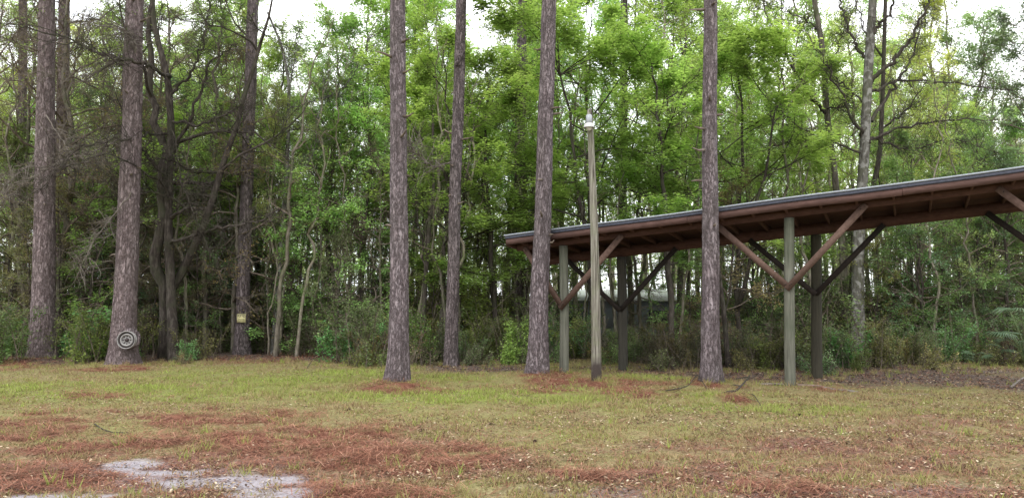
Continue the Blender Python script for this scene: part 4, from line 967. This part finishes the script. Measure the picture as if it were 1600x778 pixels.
# ------------------------------------------------------------------ palmettos
M['palm'] = leafmat('palmetto_leaf', (.04, .075, .045), (.08, .13, .07), (.16, .22, .12), .2)
def palmetto(px, Y, lab, seed, sc=1.0, hgt=1.5):
    rg = np.random.default_rng(seed); x, y, z = at(px, Y); t = thing('palmetto', lab, 'palmetto', (x, y, z)); t.scale = (sc,)*3
    S_ = MB()
    for i in range(9):
        az = rg.uniform(0, 6.28); ln = rg.uniform(.5, .9); top = np.array([math.cos(az)*ln*.7, math.sin(az)*ln*.7, hgt*rg.uniform(.45, 1)])
        P = [np.array([0, 0, -.05]), top*np.array([.35, .35, .55]), top]; S_.tube(P, [.014, .01, .008], 5)
        d = unit(np.array([math.cos(az), math.sin(az), .25])); sd = unit(np.cross(d, [0, 0, 1])); up = np.cross(sd, d); Fm = MB()
        for j in range(22):
            a = R(-105+210*j/21); L = .48*(1-.15*abs(a)/2)*rg.uniform(.9, 1.05); dd = unit(d*math.cos(a)+sd*math.sin(a)); ww = np.cross(dd, up)*.018
            tip = top+dd*L-up*L*.38; mid = top+dd*L*.55-up*L*.06
            Fm.add([top, mid+ww, tip, mid-ww], [(0, 1, 2, 3)], np.full(4, np.clip(rg.normal(.5, .15), 0, 1)))
        o = obj('frond', Fm.mesh('frond', M['palm']), t); o.color = (1, 1, 1, 1)
    o = obj('stems', S_.mesh('stems', M['leaf_deep']), t); o.color = (1, 1, 1, 1)
palmetto(1600, 17.6, 'large fan leaved palmetto at the right edge under the roof', 1, .95)
palmetto(1578, 18.0, 'lower palmetto tucked left of the large one', 2, .6, 1.0)
palmetto(1522, 17.7, 'small fan palm in the thicket right of the dark rear post', 3, .4, .8)

# ------------------------------------------------------------------ pale building far back
bx = PT(970, 470, 31.0)
bd = thing('low_building', 'low pale roofed building glimpsed through the trunks behind the shelter', 'building', (bx[0], 31, 0), R(3))
m1 = plainmat('dim_grey_wall', (.20, .22, .25), .8, 0, .1); m2 = plainmat('white_metal_roof', (.8, .81, .82), .5, 0, .05)
W_ = 4.4
mb = MB(); mb.box((0, 1.5, .62), (W_, 3.0, 1.42)); obj('wall', mb.mesh('wall', m1), bd)
mb = MB(); V_ = [(-W_/2-.1, -.25, 1.36), (W_/2+.1, -.25, 1.36), (W_/2+.1, 1.5, 1.80), (-W_/2-.1, 1.5, 1.80), (W_/2+.1, 3.25, 1.36), (-W_/2-.1, 3.25, 1.36)]
mb.add(V_, [(0, 1, 2, 3), (3, 2, 4, 5), (5, 4, 1, 0)]); mb.add(V_, [(0, 3, 5), (1, 4, 2)]); obj('roof', mb.mesh('roof', m2), bd)
for xx in (-1.7, 1.5):
    mb = MB(); mb.box((xx, -.02, .7), (.8, .05, .55)); obj('window', mb.mesh('window', plainmat('dark_window', (.04, .05, .06), .2, 0, 0)), bd)

# ------------------------------------------------------------------ distant wood (one mass)
def distant():
    rg = np.random.default_rng(77); T = MB(); C = MB(); n = 420
    for i in range(n):
        Y = 43+34*rg.random(); px = -250+2100*rg.random(); x = (px-CX)/F*Y
        gap = sky_gap(px)
        H = rg.uniform(8, 15)*(.62 if gap else 1)*(Y/55)**.3; r = rg.uniform(.05, .15)
        tt = np.linspace(0, 1, 7); P = np.stack([x+np.cumsum(rg.normal(0, .12, 7)), Y+0*tt, H*tt-.1], 1)
        T.tube(P, r*(1-tt*.85), 5, cap=False)
        m = int(rg.integers(14, 30)); A = np.stack([x+rg.normal(0, .3, m), Y+rg.normal(0, .3, m), H*rg.uniform(.25, 1, m)], 1); D = unit(rg.normal(0, 1, (m, 3))+np.array([0, 0, .5])); L = rg.uniform(.8, 2.2, m)
        T.twigs(A, D, L, np.full(m, .02), rg)
        k = int(rg.integers(160, 420)); ix = rg.integers(0, m, k); pos = A[ix]+D[ix]*(L[ix]*rg.uniform(.3, 1.2, k))[:, None]+rg.normal(0, .22, (k, 3))
        C.leaves(pos, rg.uniform(.12, .24, k), rg, .4, .6, np.clip(rg.normal(.3+.5*rg.random(), .12, k), 0, 1))
    # brush along the floor
    k = 15000; Y = 40+34*rg.random(k); px = -250+2100*rg.random(k); x = (px-CX)/F*Y
    cx = fbm(x*.5, Y*.5, s=3)
    C.leaves(np.stack([x, Y, np.abs(rg.normal(0, .75, k))*(.3+1.2*cx)], 1), rg.uniform(.12, .26, k), rg, .4, .6, np.clip(rg.normal(.25, .15, k), 0, 1))
    a = obj('distant_woods', T.mesh('distant_trunks', M['bark'])); a.color = (2.2, 2.2, 2.2, 1); tag(a, 'grey trunks massed far back in the wood', 'woods', kind='stuff')  # trunk colour lightened to put distance haze into it
    b = obj('distant_foliage', C.mesh('distant_foliage', M['leaf'])); b.color = (1.4, 1.35, 1.4, 1); tag(b, 'soft green foliage massed far back in the wood', 'woods', kind='stuff')  # leaf colour lightened too, as painted distance haze
distant()

# ------------------------------------------------------------------ small things on the ground
def stick(name, label, pts, r0, r1, mat, cat='stick', group=None, twigs=0, seed=0):
    rg = np.random.default_rng(seed); P = np.array([np.append(G(a, b)[:2], c) for a, b, c in pts]); P[:, 2] += height(P[:, 0], P[:, 1])+r0*.8
    o0 = P[0].copy(); n = 5*len(P); tt = np.linspace(0, len(P)-1, n); Q = np.stack([np.interp(tt, range(len(P)), P[:, i]) for i in range(3)], 1); Q[1:-1] = (Q[:-2]+Q[1:-1]+Q[2:])/3
    mb = MB(); mb.tube(Q-o0, np.linspace(r0, r1, n), 8, rough=.15, seed=seed)
    if twigs:
        j = rg.integers(2, n-1, twigs); D = unit(rg.normal(0, 1, (twigs, 3))*np.array([1, 1, .25])); mb.twigs((Q-o0)[j], D, rg.uniform(.12, .4, twigs), np.full(twigs, r1*.8), rg)
    o = obj(name, mb.mesh(name, M[mat], True)); o.location = tuple(o0); o.color = (1, 1, 1, 1); return tag(o, label, cat, group)
stick('fallen_branch', 'dark curved fallen branch lying on the small rusty needle heap', [(1136, 622, .02), (1150, 618, .05), (1163, 611, .12), (1172, 605, .16)], .022, .012, 'bark_dark', 'branch', twigs=6, seed=1)
stick('fallen_branch', 'thin dark forked twig on grass right of the rusty needle heap', [(1160, 618, .03), (1178, 624, .04), (1188, 634, .02)], .009, .005, 'bark_dark', 'branch', twigs=5, seed=2)
stick('fallen_branch', 'long thin dead branch on the grass left of the shelter side pine', [(1040, 615, .02), (1075, 612, .06), (1090, 600, .12), (1105, 612, .03)], .009, .005, 'bark_dark', 'branch', twigs=9, seed=3)
stick('stick', 'dark bent stick on the red needles at lower left', [(148, 664, .02), (160, 672, .03), (178, 675, .015), (200, 674, .01)], .008, .005, 'bark_dark', twigs=3, seed=4)
stick('stick', 'short twig standing out of the brown litter between notice pine and middle pine', [(480, 578, .01), (490, 570, .12), (495, 562, .2)], .008, .004, 'bark_dark', twigs=3, seed=5)
stick('fallen_branch', 'pale broken branch at the right edge of the photo', [(1580, 607, .02), (1592, 602, .06), (1604, 599, .1)], .02, .014, 'twig_pale', 'branch', seed=6)
stick('fallen_branch', 'thin pale branch propped in the thicket behind the shelter', [(1296, 577, .02), (1312, 570, .2), (1335, 560, .45)], .012, .006, 'twig_pale', 'branch', twigs=4, seed=7)
def board(label, a, b, w, h, col):
    A = G(*a); B = G(*b); c = (A+B)/2; d = B-A; L = np.linalg.norm(d); mb = MB()
    ns = 10; tt = np.linspace(-.5, .5, ns); prof = [(-w/2, 0), (w/2, 0), (w/2, h*.8), (w/2-.01, h), (-w/2+.01, h), (-w/2, h*.8)]
    V_ = [(t*L, p[0]+.01*math.sin(t*5), p[1]+.004*math.sin(t*9)) for t in tt for p in prof]; k = len(prof)
    i = np.arange(ns-1)[:, None]*k; j = np.arange(k)[None]; q = np.stack([i+j, i+(j+1) % k, i+k+(j+1) % k, i+k+j], -1).reshape(-1, 4)
    mb.add(V_, q); mb.add(V_[:k], [tuple(range(k))[::-1]]); mb.add(V_[-k:], [tuple(range(k))])
    o = obj('timber_board', mb.mesh('timber_board', woodmat('weathered_board', col, tuple(x*1.7 for x in col), (.06, .05, .04), (1, 12, 12)))); o.location = (c[0], c[1], hz(c[0], c[1])-.012); o.rotation_euler = (0, 0, math.atan2(d[1], d[0])); tag(o, label, 'board', 'weathered boards edging the shelter floor')
board('pale weathered board right of the middle front post, end nearest the lawn', (1288, 605), (1340, 612), .07, .035, (.15, .13, .11))
board('grey board edging the lawn between the pine and middle front post', (1150, 602), (1224, 601), .06, .03, (.12, .10, .08))
board('brownish board edging just right of the middle front post', (1240, 601), (1284, 604.5), .09, .04, (.15, .11, .09))
board('long dull board edging the lawn toward the right edge', (1345, 612.5), (1470, 615), .05, .02, (.13, .105, .08))
# cones
cone = MB(); rg = np.random.default_rng(3)
for i in range(46):
    f = i/46; a = i*2.4; r = .028*math.sin(math.pi*(.12+.8*f)); z = (f-.5)*.10
    c = np.array([z, r*math.cos(a), r*math.sin(a)]); o = np.array([.004, math.cos(a), math.sin(a)])*.014; w = np.array([0, -math.sin(a), math.cos(a)])*.009
    cone.add([c*.6, c+w, c+o, c-w], [(0, 1, 2, 3)])
cone.tube([(-.05, 0, 0), (0, 0, 0), (.05, 0, 0)], [.012, .02, .008], 8)
cm = cone.mesh('pine_cone', plainmat('pine_cone_brown', (.075, .045, .03), .8))
for i, (px, py) in enumerate([(836, 686), (215, 597), (545, 640), (660, 672), (1250, 650), (1390, 690)]):
    p = G(px, py); o = obj('pine_cone', cm); o.scale = (.6,)*3; o.location = (p[0], p[1], hz(p[0], p[1])+.012); o.rotation_euler = (pr.uniform(0, 6), pr.uniform(-.3, .3), pr.uniform(0, 6)); tag(o, 'small dark pine cone lying on the open lawn', 'pine cone', 'pine cones scattered on the lawn')

# ------------------------------------------------------------------ sky and light
wd = bpy.data.worlds.new('World'); SC.world = wd; wd.use_nodes = True; nt = wd.node_tree; nt.nodes.clear()
sky = nt.nodes.new('ShaderNodeTexSky'); sky.sky_type = 'NISHITA'; sky.sun_disc = False; sky.sun_elevation = R(52); sky.sun_rotation = R(200)
tc = nt.nodes.new('ShaderNodeTexCoord'); nz = nt.nodes.new('ShaderNodeTexNoise'); nz.inputs['Scale'].default_value = 2.2; nz.inputs['Detail'].default_value = 5; nt.links.new(tc.outputs['Generated'], nz.inputs['Vector'])
cr = nt.nodes.new('ShaderNodeValToRGB'); cr.color_ramp.elements[0].position = .35; cr.color_ramp.elements[0].color = (.80, .83, .88, 1); cr.color_ramp.elements[1].position = .65; cr.color_ramp.elements[1].color = (1, 1, 1, 1); nt.links.new(nz.outputs['Fac'], cr.inputs['Fac'])
sc_ = nt.nodes.new('ShaderNodeVectorMath'); sc_.operation = 'SCALE'; sc_.inputs['Scale'].default_value = 21.0; nt.links.new(cr.outputs['Color'], sc_.inputs[0])
mx = nt.nodes.new('ShaderNodeMix'); mx.data_type = 'RGBA'; mx.inputs[0].default_value = .93
nt.links.new(sky.outputs['Color'], mx.inputs[6]); nt.links.new(sc_.outputs[0], mx.inputs[7])
bg = nt.nodes.new('ShaderNodeBackground'); bg.inputs['Strength'].default_value = .15; nt.links.new(mx.outputs[2], bg.inputs['Color'])
wo = nt.nodes.new('ShaderNodeOutputWorld'); nt.links.new(bg.outputs[0], wo.inputs['Surface'])
sun = bpy.data.lights.new('sun', 'SUN'); sun.energy = 1.5; sun.angle = R(20); sun.color = (1, .96, .9)
so = bpy.data.objects.new('sun', sun); COL.objects.link(so); el, az = R(52), R(200)
dirv = Vector((math.sin(az)*math.cos(el), math.cos(az)*math.cos(el), math.sin(el))); so.rotation_euler = dirv.to_track_quat('Z', 'Y').to_euler()
SC.view_settings.view_transform = 'Standard'; SC.view_settings.look = 'None'; SC.view_settings.exposure = 0; SC.view_settings.gamma = 1
SC.cycles.max_bounces = 8; SC.cycles.diffuse_bounces = 6; SC.cycles.transmission_bounces = 4; SC.cycles.glossy_bounces = 2; SC.cycles.caustics_reflective = False; SC.cycles.caustics_refractive = False
